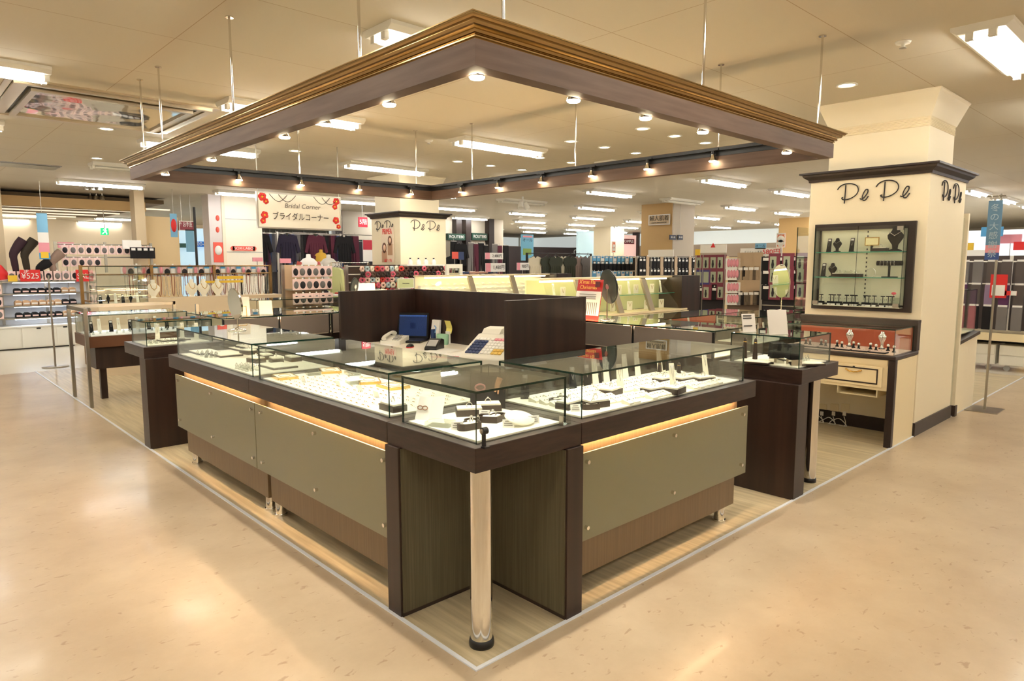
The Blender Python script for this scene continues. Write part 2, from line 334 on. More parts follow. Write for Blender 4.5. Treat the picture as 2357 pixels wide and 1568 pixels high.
def spotlamp(top):
    t = thing('track_spotlight', '', 'spotlight', (0,0,0), 0, 'halogen spots inside the hanging canopy')
    MB().box(-.045,.045,-.012,.012,top-.012,top).build('adapter', BLACKM, t, False)
    MB().cyl((0,0,.02),(0,0,top-.012),.0135,n=12).build('socket', BLACKM, t, False)
    MB().lathe([(.012,.022),(.014,.005),(.022,-.01),(.027,-.02),(.0275,-.024)],n=20).build('reflector', CHROME, t, False)
    MB().lathe([(.0275,-.024),(.024,-.03),(.0,-.032)],n=20).build('bulb', BULB, t, False)
    ld = bpy.data.lights.new('beam', 'SPOT'); ld.energy = SPOT; ld.spot_size = 1.05; ld.spot_blend = .8; ld.color = (1,.9,.76); ld.shadow_soft_size = .025
    lo = bpy.data.objects.new('beam', ld); C.objects.link(lo); lo.parent = t; lo.location = (0,0,-.04)
    return t
ZT = 2.157
SP = [(.15,.153),(.15,.701),(.15,1.23),(.15,1.662),(.15,2.688),(.15,3.606),(.644,.15),(1.12,.15),(1.59,.15),(2.494,.15)]
SP += [(x, 4.05) for x in (.85,1.40,1.98,2.57)]+[(2.82, y) for y in (3.56,3.02,2.46,1.9,1.36,.82)]
SPL = ['at the nearest corner of the canopy']+['on left front beam of canopy, %s back from the corner' % ORD[k] for k in range(5)]+['on right front beam of canopy, %s back from the corner' % ORD[k] for k in range(4)]+['on far left beam of canopy, %s from its left end' % ORD[k] for k in range(4)]+['on far right beam of canopy, %s from the far corner' % ORD[k] for k in range(6)]
S0 = spotlamp(ZT-2.062); S1 = spotlamp(ZT+.018-2.12)
for k, (p, l) in enumerate(zip(SP, SPL)):
    rz = PI/2 if (p[0] < .3 or p[0] > 2.7) and k else 0
    src, zz = (S0, 2.062) if k < 10 else (S1, 2.12)
    if k in (0, 10): src.location = (p[0], p[1], zz); src.rotation_euler.z = rz; src['label'] = 'lit halogen spot '+l
    else: dup(src, (p[0], p[1], zz), rz, 'lit halogen spot '+l)
# ---------------------------------------------------------------- island counters
TL = lambda l, d, z: (d, l, z)
TRt = lambda l, d, z: (l, d, z)
def case_glass(t, l0, l1, d0, d1, T, zt=.779, zg=.964, deck=SATIN, back=None):
    g = .006
    MB(T).pane(l0, l1, d0, d1, zg-.008, zg).build('glass_top', [GLASS, GEDGE], t)
    MB(T).pane(l0, l1, d0, d0+g, zt, zg-.008).build('glass_front', [GLASS, GEDGE], t)
    for a in (l0, l1-g): MB(T).pane(a, a+g, d0+g, d1, zt, zg-.008).build('glass_side', [GLASS, GEDGE], t)
    if back:
        m = (l0+l1)/2; MB(T).box(l0+g, m+.01, d1-.012, d1-.007, zt, zg-.009).build('sliding_door', back, t); MB(T).box(m-.01, l1-g, d1-.006, d1-.001, zt, zg-.009).build('sliding_door', back, t)
    else: MB(T).pane(l0+g, l1-g, d1-g, d1, zt, zg-.008).build('glass_back', [GLASS, GEDGE], t)
    MB(T).box(l0+.016, l1-.016, d0+.016, d1-.02, zt, zt+.006).build('display_deck', deck, t)
def counter(lab, l0, l1, T, gl0, gl1, panels, legs, studs):
    c = T((l0+l1)/2, .28, 0); t = thing('display_counter', lab, 'display case', c)
    MB(T).box(l0, l1, .016, .56, .692, .779).build('top_slab', WENGEH, t, bevel=.002)
    e0, e1 = l0+.03*(l0 < 1), l1-.03
    MB(T).box(l0+.002, l1-.04 if l1 < 2 or l1 > 3 else l1, .10, .55, .088, .692).build('base_cabinet', BASEP, t)
    for (a, b_) in panels:
        f = MB(T).box(a, b_, .044, .052, .273, .642).build('frosted_panel', FROST, t)
        for s in studs:
            if a-.02 < s < b_+.02:
                for z in (.605, .33):
                    s2 = min(max(s, a+.02), b_-.02); q = MB(T); q.cyl((s2, .028, z), (s2, .044, z), .0085, n=14); q.cyl((s2, .052, z), (s2, .10, z), .007, n=10); q.build('stud', CHROME, f)
    MB(T).cyl((l0+.08, .078, .6855), (l1-.08, .078, .6855), .006, n=8).build('strip_light', WARMT, t)
    for s in legs:
        q = MB(T); q.cyl((s, .48 if .6 < s < .8 else .138, 0), (s, .48 if .6 < s < .8 else .138, .012), .034, n=20); q.cyl((s, .48 if .6 < s < .8 else .138, .012), (s, .48 if .6 < s < .8 else .138, .088), .029, n=20); q.build('leg', CHROME, t)
        if .6 < s < .8: continue
        q = MB(T); q.cyl((s, .48, 0), (s, .48, .088), .028, n=20); q.build('leg', CHROME, t)
    case_glass(t, gl0, gl1, .057, .555, T, back=None)
    return t
counter('dark wood display counter on left side nearest the corner, frosted panel', .56, 1.93, TL, .6085, 1.8848, [(.56, 1.93)], [1.86, .75], [.625, 1.225, 1.837])
counter('dark wood display counter at the left end, frosted panel', 1.93, 3.318, TL, 1.9741, 3.245, [(1.938, 3.287)], [1.99, 3.22], [1.96, 2.585, 3.212])
counter('dark wood display counter on the right side, wide frosted panel', .56, 1.971, TRt, .6085, 1.9104, [(.56, 1.945)], [1.852, .75], [.622, 1.242, 1.883])
# corner table
t = thing('corner_display_table', 'dark wood corner display table with glass case and round chrome leg', 'display case', (.28,.28,0))
b = MB(); b.box(.016,.558,.016,.558,.692,.779); b.build('top_slab', WENGEH, t, bevel=.002)
for T, nm in ((TRt,0),(TL,1)):
    MB(T).box(.466,.557,.003,.557 if not nm else .465,0,.692).build('side_board', WENGE, t, bevel=.0015)
    MB(T).box(.460,.466,.012,.46,.02,.688).build('inner_lining', OLIVE, t)
b = MB(); b.cyl((.118,.11,.025),(.118,.11,.692),.041,n=40); b.build('leg', CHROME, t)
MB().lathe([(.0,0),(.046,0),(.047,.012),(.044,.028),(.041,.03)],(.118,.11,0),n=40).build('foot_ring', BLACKP, t)
case_glass(t, .057,.513,.057,.513, TRt, zg=.9645)
# side tables at the two open ends
def side_table(lab, T, a0, a1, bd0, bd1, g0, g1, dep, pole):
    c = T((a0+a1)/2, dep/2, 0); t = thing('side_display_table', lab, 'display case', c)
    MB(T).box(a0, a1, 0, dep, .692, .779).build('top_slab', WENGEH, t, bevel=.002)
    MB(T).box(bd0, bd1, 0, dep-.03, 0, .692).build('side_board', WENGE, t, bevel=.0015)
    if pole:
        MB(T).cyl((pole, .09, .02), (pole, .09, .692), .038, n=32).build('leg', CHROME, t); MB(T).lathe([(0,0),(.043,0),(.042,.025),(.038,.027)],(pole,.09,0),n=28).build('foot_ring', BLACKP, t)
        MB(T).cyl((pole, dep-.1, .0), (pole, dep-.1, .692), .038, n=32).build('leg', CHROME, t)
    case_glass(t, g0, g1, .033, dep-.06, T); return t
side_table('dark wood side table with glass case at right end of counters', TRt, 2.495, 3.025, 2.455, 2.595, 2.53, 2.97, .54, 2.885)
side_table('dark wood side table with glass case at left end of counters', TL, 3.85, 4.40, 3.83, 3.985, 3.9, 4.29, .58, None)
# ================================================================ part 2: pillars, desk, far cases
def rect(u0, v0, u1, v1, ax, val):      # image rectangle -> (lo, hi, z0, z1) on an upright plane
    um, vm = (u0+u1)/2, (v0+v1)/2; k = 0 if ax == 'y' else 1
    a, b_ = on(u0, vm, ax, val)[k], on(u1, vm, ax, val)[k]
    return (min(a, b_), max(a, b_), on(um, v1, ax, val).z, on(um, v0, ax, val).z)
def board(name, label, cat, r, ax, val, m, th=.02, group=None, border=None, parts=None):
    lo, hi, z0, z1 = r; c = ((lo+hi)/2, val, z0) if ax == 'y' else (val, (lo+hi)/2, z0)
    t = thing(name, label, cat, c, 0, group)
    bx = (lambda a, b_, c0, c1, d0, d1: MB().box(a, b_, val+d0, val+d1, c0, c1)) if ax == 'y' else (lambda a, b_, c0, c1, d0, d1: MB().box(val+d0, val+d1, a, b_, c0, c1))
    bx(lo, hi, z0, z1, 0, th).build('panel', m, t)
    if border:
        bm_, bw = border
        for q in ((lo, hi, z0, z0+bw), (lo, hi, z1-bw, z1), (lo, lo+bw, z0+bw, z1-bw), (hi-bw, hi, z0+bw, z1-bw)): bx(*q, -.004, 0).build('border', bm_, t)
    t['_'] = 0; del t['_']
    return t, bx
def face_text(t, txt, r, ax, val, m, size, fx=.5, fz=.5, w=None, name='lettering'):
    lo, hi, z0, z1 = r
    if ax == 'y': o = (lo+(hi-lo)*fx, val-.003, z0+(z1-z0)*fz); X = (1,0,0)
    else: o = (val-.003, hi-(hi-lo)*fx, z0+(z1-z0)*fz); X = (0,-1,0)
    return text(txt, o, X, (0,0,1), size, m, t, name, .001, 'CENTER', w)
def spline(pts, n=6):
    o = []; k = len(pts)
    for i in range(k-1):
        p0, p1, p2, p3 = [Vector(pts[min(max(j, 0), k-1)]) for j in (i-1, i, i+1, i+2)]
        for j in range(n):
            t = j/n; o.append(.5*((2*p1)+(p2-p0)*t+(2*p0-5*p1+4*p2-p3)*t*t+(3*p1-p0-3*p2+p3)*t**3))
    o.append(Vector(pts[-1])); return o
def pepe(parent, origin, X, h, pitch):
    P1 = [[(.30,.93),(.29,.5),(.27,0)], [(-.1,.72),(.02,.88),(.25,.98),(.55,.98),(.82,.86),(.92,.64),(.84,.42),(.62,.26),(.38,.19),(.2,.2),(.13,.28),(.19,.31)],
          [(1.02,.2),(1.1,.16),(1.22,.24),(1.36,.44),(1.38,.6),(1.28,.62),(1.18,.46),(1.13,.26),(1.19,.1),(1.3,.12),(1.42,.3)]]
    X = Vector(X); O = Vector(origin)
    for k in range(2):
        for st in P1:
            pts = [O+X*(p[0]*h+k*pitch)+Vector((0,0,p[1]*h)) for p in spline([(a, b_, 0) for a, b_ in st])]
            MB().tube(pts, h*.028, n=6).build('lettering', TEXTK, parent)
def pillar(lab, x0, y0, w, d, sw, sd, ztop=2.11, name='store_pillar'):
    t = thing(name, lab, 'pillar', (x0+w/2, y0+d/2, 0))
    MB().box(x0, x0+w, y0, y0+d, .0, ztop).build('lower_casing', CREAMW, t, bevel=.004)
    MB().box(x0-.012, x0, y0-.012, y0+d, 0, .11).box(x0, x0+w, y0-.012, y0, 0, .11).build('baseboard', DARKFRAME, t)
    b = MB(); n = [(0,0),(.012,0),(.016,.02),(.03,.03),(.05,.045),(.055,.06),(.075,.065),(.075,.08),(-.02,.08),(-.02,0)]; v = []
    for (x, y), (sx, sy) in zip([(x0,y0),(x0+w,y0),(x0+w,y0+d),(x0,y0+d)], [(-1,-1),(1,-1),(1,1),(-1,1)]): v += [(x+sx*i, y+sy*i, ztop-.01+h) for i, h in n]
    k = len(n); b.add(v, [(c*k+j, c*k+(j+1) % k, ((c+1) % 4)*k+(j+1) % k, ((c+1) % 4)*k+j) for c in range(4) for j in range(k)]); b.build('cornice', DARKFRAME, t)
    i = .04; b = MB(); xs, ys = x0+i+sw, y0+i+sd; b.box(x0+i, xs, y0+i, ys, ztop, 2.5); b.build('upper_shaft', CREAMW, t)
    b = MB(); v = []
    prof = [(-.004,2.47),(.0,2.47)]
    for q in range(6): prof += [(.006, 2.475+q*.011), (.0, 2.481+q*.011)]
    prof += [(.01,2.545),(.075,2.715),(.085,2.73),(.085,ZC-.001),(-.02,ZC-.001)]
    for (x, y), (sx, sy) in zip([(x0+i,y0+i),(xs,y0+i),(xs,ys),(x0+i,ys)], [(-1,-1),(1,-1),(1,1),(-1,1)]): v += [(x+sx*a, y+sy*a, z) for a, z in prof]
    k = len(prof); b.add(v, [(c*k+j, c*k+(j+1) % k, ((c+1) % 4)*k+(j+1) % k, ((c+1) % 4)*k+j) for c in range(4) for j in range(k)]); b.build('flared_capital', CREAMW, t)
    return t
p1 = pillar('large cream shop pillar on the right with black script lettering', 4.64, 0.0, 1.01, .93, .67, .76)
o = on(1932,452,'x',4.635); pepe(p1, (4.632, o.y, 1.905), (0,-1,0), .165, on(1932,452,'x',4.635).y-on(2021,447,'x',4.635).y)
o = on(2167,455,'y',-.005); pepe(p1, (o.x, -.008, 1.905), (1,0,0), .165, on(2192,455,'y',0).x-o.x)
p2 = pillar('cream shop pillar behind the desk with black script lettering and poster', 4.36, 6.93, .86, .8, .72, .71)
o = on(864,520,'x',4.35); pepe(p2, (4.352, o.y, 1.9), (0,-1,0), .16, on(864,520,'x',4.35).y-on(886,520,'x',4.35).y)
o = on(948,520,'y',6.92); pepe(p2, (o.x, 6.922, 1.9), (1,0,0), .165, on(984,520,'y',6.92).x-o.x)
# poster on second pillar
r = rect(878, 524, 907, 604, 'x', 4.35); t, bx = board('wall_poster', 'tall fashion poster with red title and two women on cream pillar', 'poster', r, 'x', 4.35, mat('poster_pale', (240,222,200), .5), -.004)
face_text(t, 'PRIMEA', r, 'x', 4.345, RED, .12, .5, .88, .26)
hairm = mat('brown_hair', (110,66,44), .7); skinm = mat('printed_skin', (232,190,160), .6)
for (fy, fz, s) in ((.7,.62,.055), (.25,.42,.06)):
    y = r[1]-(r[1]-r[0])*fy; z = r[2]+(r[3]-r[2])*fz
    MB().lathe([(0,0),(s,0),(s,.001),(0,.001)], (4.344,y,z), 20, rot=(0,-PI/2,0), sq=(1.35,1)).build('picture_hair', hairm, t)
    MB().lathe([(0,0),(s*.62,0),(s*.62,.001),(0,.001)], (4.3425,y-.006,z), 20, rot=(0,-PI/2,0), sq=(1.3,1)).build('picture_face', skinm, t)
    MB().box(4.3445,4.3455,y-s*1.2,y+s*1.2,z-.22,z-.05).build('picture_dress', mat('printed_dress', (190,150,118), .6), t)
face_text(t, '歳末ブライダル', r, 'x', 4.345, RED, .05, .55, .05, .2)
# ---- wall case on the first pillar
XF = 4.64; gx = 4.515
t = thing('wall_display_case', 'framed glass wall case of dark jewellery stands on the cream pillar', 'display case', (4.58,.46,1.005))
y0, y1, z0, z1 = .07, .862, 1.005, 1.735
for q in ((y0,y1,z1-.055,z1),(y0,y1,z0,z0+.055),(y0,y0+.055,z0+.055,z1-.055),(y1-.055,y1,z0+.055,z1-.055)): MB().box(XF-.03,XF-.003,*q).build('frame', DARKFRAME, t)
MB().box(XF-.012,XF-.004,y0+.055,y1-.055,z0+.055,z1-.055).build('back_panel', mat('case_lining', (232,232,205), .5), t)
a = on(1877,525,'x',gx); b2 = on(2083,517,'x',gx); a3 = on(1870,700,'x',gx); b3 = on(2070,711,'x',gx); Y1 = a.y; Y0 = b2.y; Z1 = (a.z+b2.z)/2; Z0 = (a3.z+b3.z)/2
YM = (Y0+Y1)/2
for (ya, yb) in ((Y0, YM-.001), (YM+.001, Y1)): 
    f = MB().pane(gx, gx+.006, ya, yb, Z0, Z1).build('glass_door', [GLASS, GEDGE], t)
for yy in (Y0, Y1-.006): MB().pane(gx+.006, XF-.03, yy, yy+.006, Z0, Z1).build('glass_side', [GLASS, GEDGE], t)
for zz in (Z0+.235, Z0+.445): MB().pane(gx+.012, XF-.014, Y0+.008, Y1-.008, zz, zz+.007).build('glass_shelf', [GLASS, mat('shelf_edge', (70,170,140), .2)], t)
MB().box(gx+.01, XF-.014, Y0+.008, Y1-.008, Z0-.004, Z0+.002).build('case_floor', SATIN, t)
for yy, zz in ((Y0+.03, Z1-.025), (Y0+.03, Z0+.02), (Y1-.03, Z0+.02)): MB().box(gx-.008, gx+.012, yy-.022, yy+.022, zz-.015, zz+.015).build('hinge', STEEL, t)
for k in range(16): MB().box(XF-.016, XF-.012, YM-.045, YM-.037, Z1-.05-k*.036, Z1-.035-k*.036).build('shelf_slot', BLACKM, t)
CASEF = (Z0+.002, Z0+.242, Z0+.452)
# ---- counter by the pillar
t = thing('pillar_counter', 'cream counter with drawer and glass case standing against the pillar', 'display case', (4.38,.45,0))
MB().box(4.10,4.64,.0,.93,.672,.705).build('top_slab', DARKFRAME, t, bevel=.008)
MB().box(4.12,4.62,.004,.03,.0,.67).build('side_panel', CREAM, t); MB().box(4.105,4.12,.0,.05,0,.672).box(4.12,4.15,.0,.004,0,.672).build('corner_strip', DARKFRAME, t)
MB().box(4.125,4.62,.05,.93,.43,.672).build('cabinet', CREAM, t)
yl = .93; MB().box(4.117,4.125,.06,yl,.625,.668).build('rail_panel', CREAM, t)
f = MB().box(4.113,4.125,.09,yl-.04,.455,.61).build('drawer', CREAM, t)
for q in ((.12,yl-.1,.585,.595),(.12,yl-.1,.475,.485),(.12,.13,.485,.585),(yl-.11,yl-.1,.485,.585)): MB().box(4.11,4.114,*q).build('inlay', DARKFRAME, f)
hy = on(1965,852,'x',4.11)
MB().tube([(4.108,hy.y-.06,hy.z+.005),(4.095,hy.y-.03,hy.z-.008),(4.092,hy.y,hy.z-.01),(4.095,hy.y+.03,hy.z-.008),(4.108,hy.y+.06,hy.z+.005)], .006).build('handle', GOLDJ, f)
MB().lathe([(0,0),(.009,0),(.009,.004),(0,.004)], (4.11,hy.y,hy.z+.025), rot=(0,-PI/2,0)).build('keyhole', BLACKM, f)
MB().box(4.14,4.5,.13,.42,.37,.378).box(4.14,4.5,.125,.133,.37,.43).box(4.14,4.5,.417,.425,.37,.43).build('keyboard_tray', CREAM, t)
MB().pane(4.125,4.56,.02,.91,.897,.905).build('glass_top', [GLASS, GEDGE], t); MB().pane(4.125,4.131,.02,.91,.706,.897).build('glass_front', [GLASS, GEDGE], t)
MB().pane(4.131,4.56,.02,.026,.706,.897).build('glass_side', [GLASS, GEDGE], t)
MB().box(4.57,4.64,-.002,.93,.706,.93).box(4.55,4.64,-.004,.93,.93,.95).build('back_ledge', DARKFRAME, t)
MB().box(4.562,4.569,.03,.92,.712,.9).build('back_lining', mat('rust_lining', (176,86,58), .6), t)
MB().box(4.135,4.56,.03,.9,.706,.711).build('display_deck', mat('pink_velvet', (244,214,196), .7), t)
# sockets and cables under the counter
for k, u in enumerate((1893, 1920, 1945)):
    p = on(u, 945, 'x', 4.63); t = thing('wall_socket', 'cream wall socket plate under the pillar counter, %s from the left' % ORD[k], 'socket', (4.636, p.y, p.z-.05), 0, 'sockets under the counter')
    MB().box(4.63,4.639,p.y-.035,p.y+.035,p.z-.06,p.z+.06).build('plate', CREAM, t, bevel=.002); MB().box(4.617,4.63,p.y-.012,p.y+.014,p.z-.045,p.z-.01).build('plug', WHITEM, t)
    q = [Vector((4.612,p.y,p.z-.05)),Vector((4.6,p.y-.02,p.z-.12)),Vector((4.58,p.y+.04,p.z-.17)),Vector((4.57,p.y+.1,p.z-.12)),Vector((4.58,p.y+.06,p.z-.08)),Vector((4.57,p.y+.01,.06)),Vector((4.55,p.y-.05,.012)),Vector((4.56,p.y+.02,.01))]
    tag(MB().tube(spline(q, 5), .0035, n=6).build('cable', WHITEM), 'white looped power cable hanging from socket, %s from the left' % ORD[k], 'cable', 'cables under the counter')
# ---- desk enclosure
t = thing('desk_enclosure', 'dark wood desk with tall privacy panels in the middle of the counters', 'desk', (1.8,2.4,0))
MB().box(1.44,2.16,1.40,1.43,0,1.17).build('right_panel', WENGE, t, bevel=.002); MB().box(1.40,2.16,3.42,3.45,0,1.17).build('left_panel', WENGE, t, bevel=.002)
MB().box(2.16,2.19,1.40,3.45,0,1.17).build('back_panel', WENGE, t, bevel=.002)
MB().box(1.46,2.16,1.43,3.42,.69,.72).build('desk_top', mat('desk_white', (236,228,212), .4), t)
MB().box(1.52,2.14,1.45,1.85,.05,.69).box(1.52,2.14,3.0,3.4,.05,.69).build('pedestal', GREYP, t)
# ---- far cases: grey sliding backs face the desk
def far_case(lab, l0, l1, T, d0, dep=.52):
    c = T((l0+l1)/2, d0+dep/2, 0); t = thing('far_display_case', lab, 'display case', c)
    MB(T).box(l0, l1, d0+.02, d0+dep, .08, .70).build('cabinet', WENGE, t)
    MB(T).box(l0, l1, d0, d0+dep+.01, .70, .779).build('top_slab', DARKFRAME, t)
    n = 2; w = (l1-l0)/n
    for k in range(n): MB(T).box(l0+k*w+.012, l0+(k+1)*w-.012, d0+.004, d0+.014, .785, .95).build('sliding_door', GREYP, t)
    for k in range(n+1): MB(T).box(l0+k*w-.007+(.007 if k == 0 else 0)-(.007 if k == n else 0), l0+k*w+.007+(.007 if k == 0 else 0)-(.007 if k == n else 0), d0+.002, d0+.016, .779, .953).build('door_post', BLACKM, t)
    MB(T).pane(l0, l1, d0, d0+dep, .956, .964).build('glass_top', [GLASS, GEDGE], t)
    MB(T).pane(l0, l1, d0+dep-.006, d0+dep, .779, .956).build('glass_front', [GLASS, GEDGE], t)
    for a in (l0, l1-.006): MB(T).pane(a, a+.006, d0+.016, d0+dep-.006, .779, .956).build('glass_side', [GLASS, GEDGE], t)
    MB(T).box(l0+.01, l1-.01, d0+.02, d0+dep-.01, .779, .785).build('display_deck', SATIN, t)
    MB(T).cyl((l0+.05, d0+.03, .94), (l1-.05, d0+.03, .94), .008, n=8).build('strip_light', WARMT, t)
    for a in (l0+.1, l1-.1): MB(T).box(a-.02, a+.02, d0+.1, d0+.14, 0, .08).build('foot', CHROME, t)
    return t
far_case('grey-backed glass case behind desk, nearest to the right opening', .6, 1.9, TL, 2.53)
far_case('grey-backed glass case behind the desk, second from right opening', 1.91, 3.2, TL, 2.53)
far_case('grey-backed glass case left of the desk, nearest to the left opening', .59, 1.54, TRt, 3.86)
far_case('grey-backed glass case left of the desk, touching its dark panel', 1.55, 2.5, TRt, 3.86)
# ================================================================ part 3: things in and on the near cases
DZ = .785
def kind(name, cat, group, parts):       # prototype thing built at the origin, later copied
    t = thing(name, '', cat, (0,0,0), 0, group)
    for nm, mb, m in parts: mb.build(nm, m, t, False)
    t['used'] = 0; return t
def put(proto, loc, rz, label, group=None):
    if not proto['used']:
        proto['used'] = 1; proto.location = loc; proto.rotation_euler = (0,0,rz); proto['label'] = label
        if group: proto['group'] = group
        return proto
    o = dup(proto, loc, rz, label, group); return o
PR = []
def K(*a): k = kind(*a); PR.append(k); return k
def ring_mb(r, c, tube=.0016, rot=(PI/2,0,0)):
    b = MB(); M = Euler(rot).to_matrix(); b.tube([tuple(Vector(c)+M@Vector((r*math.cos(a*PI/8), r*math.sin(a*PI/8), 0))) for a in range(16)], tube, n=6, closed=True)
    b.lathe([(0,0),(.0035,.002),(.004,.005),(0,.007)], (c[0],c[1],c[2]+r*.9), 8); return b
def heart(s, h, th):
    pts = [(0,-.9),(.5,-.45),(.95,.05),(1.0,.5),(.75,.85),(.35,.85),(0,.5),(-.35,.85),(-.75,.85),(-1.0,.5),(-.95,.05),(-.5,-.45)]
    P = [(p.x*s, p.y*s*.85) for p in spline([(a, b_, 0) for a, b_ in pts+pts[:1]], 4)[:-1]]
    b = MB(); n = len(P); v = []
    for k in (1, 1-th/s):
        for z in (0, h): v += [(x*k, y*k, z) for x, y in P]
    fs = []
    for i in range(n):
        j = (i+1) % n; fs += [(i, j, n+j, n+i), (2*n+i, 3*n+i, 3*n+j, 2*n+j), (n+i, n+j, 3*n+j, 3*n+i), (i, 2*n+i, 2*n+j, j)]
    b.add(v, fs); q = MB(); q.prism([(x*.6, y*.6, h*.5) for x, y in P], (0,0,.008)); q.prism([(x*.97, y*.97, 0) for x, y in P], (0,0,.004)); return b, q
kPad = K('ring_box', 'jewellery display', 'dark ring boxes with white pads', [('box', MB().box(-.04,.04,-.028,.028,0,.022), BROWNB), ('pad', MB().box(-.037,.037,-.025,.025,.022,.028), SATIN), ('ring', ring_mb(.009,(0,0,.034)), SILVERJ)])
kSlant = K('earring_block', 'jewellery display', 'white slanted earring blocks', [('block', MB().prism([(-.02,-.022,0),(-.02,.022,0),(-.02,.022,.022),(-.02,-.022,.008)], (.04,0,0)), SATIN), ('earring', MB().lathe([(0,0),(.003,.001),(.003,.004),(0,.006)], (-.008,0,.0155),6).lathe([(0,0),(.003,.001),(.003,.004),(0,.006)], (.008,0,.0155),6), SILVERJ)])
def stand(h, w, m, lean=.2):
    return [('slab', MB().prism([(-w/2,0,0),(w/2,0,0),(w*.38,h*lean,h),(-w*.38,h*lean,h)], (0,.004,0)).box(-w/2,w/2,0,.03,0,.003), m), ('chain', MB().tube([(-w*.25,h*lean*.92-.003,h*.92),(-w*.1,h*lean*.6-.003,h*.6),(0,h*lean*.42-.003,h*.42),(w*.1,h*lean*.6-.003,h*.6),(w*.25,h*lean*.92-.003,h*.92)], .0011, n=5), SILVERJ), ('tag', MB().prism([(-w*.3,h*lean*.82-.003,h*.82),(w*.3,h*lean*.82-.003,h*.82),(w*.3,h*lean*.95-.003,h*.95),(-w*.3,h*lean*.95-.003,h*.95)], (0,.001,0)), WHITEP)]
kPenW = K('pendant_stand', 'jewellery display', 'white leaning pendant stands', stand(.135, .036, SATIN))
kPenB = K('pendant_stand', 'jewellery display', 'black leaning pendant stands', stand(.115, .04, BLACKV))
hb, hq = heart(.036, .02, .005)
kHeart = K('heart_display', 'jewellery display', 'dark heart-shaped display rims', [('rim', hb, BROWNB), ('pad', hq, SATIN), ('ring', ring_mb(.009,(0,0,.024)), SILVERJ)])
kGold = K('gold_frame_tray', 'jewellery tray', 'gold-framed white trays', [('frame', MB().box(-.075,.075,-.055,-.047,0,.014).box(-.075,.075,.047,.055,0,.014).box(-.075,-.067,-.047,.047,0,.014).box(.067,.075,-.047,.047,0,.014), GOLDJ), ('pad', MB().box(-.067,.067,-.047,.047,0,.012), SATIN), ('necklace', MB().tube([(.045*math.cos(a*PI/8), .03*math.sin(a*PI/8), .0135) for a in range(16)], .0012, n=5, closed=True), GOLDJ)])
kCard = K('price_card', 'price card', 'small white price cards', [('card', MB().prism([(-.022,0,0),(.022,0,0),(.022,.008,.03),(-.022,.008,.03)], (0,.001,0)), WHITEP), ('printing', MB().obox((0,.0012,.009),(.016,.0004,.0012),(-.26,0,0)).obox((0,.0032,.0165),(.016,.0004,.0012),(-.26,0,0)).obox((0,.0052,.024),(.012,.0004,.0012),(-.26,0,0)), TEXTG)])
kTray = K('flat_tray', 'jewellery tray', 'flat white trays in the cases', [('tray', MB().box(-.11,.11,-.075,.075,0,.01), BROWNB), ('pad', MB().box(-.105,.105,-.07,.07,.01,.014), SATIN)])
kRing = K('ring_cone', 'jewellery display', 'clear ring holders', [('cone', MB().lathe([(.012,0),(.011,.004),(.005,.022),(0,.026)],n=12), ACRYL), ('ring', ring_mb(.008,(0,0,.02)), SILVERJ)])
kBlock = K('acrylic_riser', 'display riser', 'clear acrylic risers', [('block', MB().box(-.05,.05,-.035,.035,0,.018), ACRYL)])
kEar = K('earring_card', 'earrings', 'small clear earring cards on the near left case', [('card', MB().box(-.014,.014,-.009,.009,0,.002), WHITEP), ('earring', MB().lathe([(0,.002),(.0025,.003),(.0025,.0055),(0,.007)],(-.006,0,0),6).lathe([(0,.002),(.0025,.003),(.0025,.0055),(0,.007)],(.006,0,0),6), GOLDJ)])
kCone = K('bracelet_cone', 'jewellery display', 'dark wooden ring cones', [('cone', MB().lathe([(.013,0),(.013,.01),(.008,.07),(.004,.075),(0,.076)],n=14), BROWNB), ('ring', ring_mb(.008,(0,0,.06),rot=(0,0,0)), GOLDJ)])
DECKS = [(.075,.49,.075,.49), (.075,.53,.63,1.865), (.075,.53,1.995,3.22), (.63,1.89,.075,.53), (2.55,2.95,.05,.46), (.05,.5,3.92,4.27)]
def P3(u, v, z=DZ, mg=.045):
    p = on(u, v, 'z', z); best = None
    for a, b_, c, d in DECKS:
        x = min(max(p.x, a+mg), b_-mg); y = min(max(p.y, c+mg), d-mg); e = (x-p.x)**2+(y-p.y)**2
        if best is None or e < best[0]: best = (e, x, y)
    return (best[1], best[2], z)
side = PI/2
# -- corner case
for u, v, rz, l in ((1085,985,.5,'dark heart-shaped rim at the front of the corner case, by the black lock'),(1134,970,-.3,'dark heart-shaped rim in middle of the corner case')):
    o_ = put(kHeart, P3(u, v, mg=.07), rz, l); o_.scale = (1.7,1.5,1.25)
for u, v, l in ((1080,955,'dark ring box with white pad behind hearts in the corner case'),(1165,936,'dark ring box with white pad beside the white oval dish')):
    o_ = put(kPad, P3(u, v, mg=.06), -.6, l); o_.scale = (1.35,1.25,1.2)
for k, (u, v, l) in enumerate([(1052,990,'in front of the dark box in corner case'),(1240,978,'beside the oval dish in corner case'),(1115,962,'behind the heart rim in corner case'),(1170,985,'lying lowest in the corner case')]): put(kCard, P3(u, v), -.75+.3*(k == 1), 'small white price card '+l)
t = thing('oval_dish', 'white oval velvet dish tilted on a stand in the corner case', 'jewellery display', P3(1195,965))
MB().lathe([(0,0),(.05,0),(.056,.006),(.054,.01),(0,.011)], P3(1195,965,DZ+.022), 32, rot=(.42,.1,-.2), sq=(1.15,.85)).build('dish', SATIN, t); q = P3(1195,960); MB().box(q[0]-.02,q[0]+.02,q[1]-.01,q[1]+.01,DZ,DZ+.016).build('stand', CLEAR, t)
t = thing('ring_booklet', 'open white booklet with printed rings standing in the corner case', 'booklet', P3(985,965))
q = Vector(P3(985,968)); d1 = Vector((.43,-.9,0)).normalized()
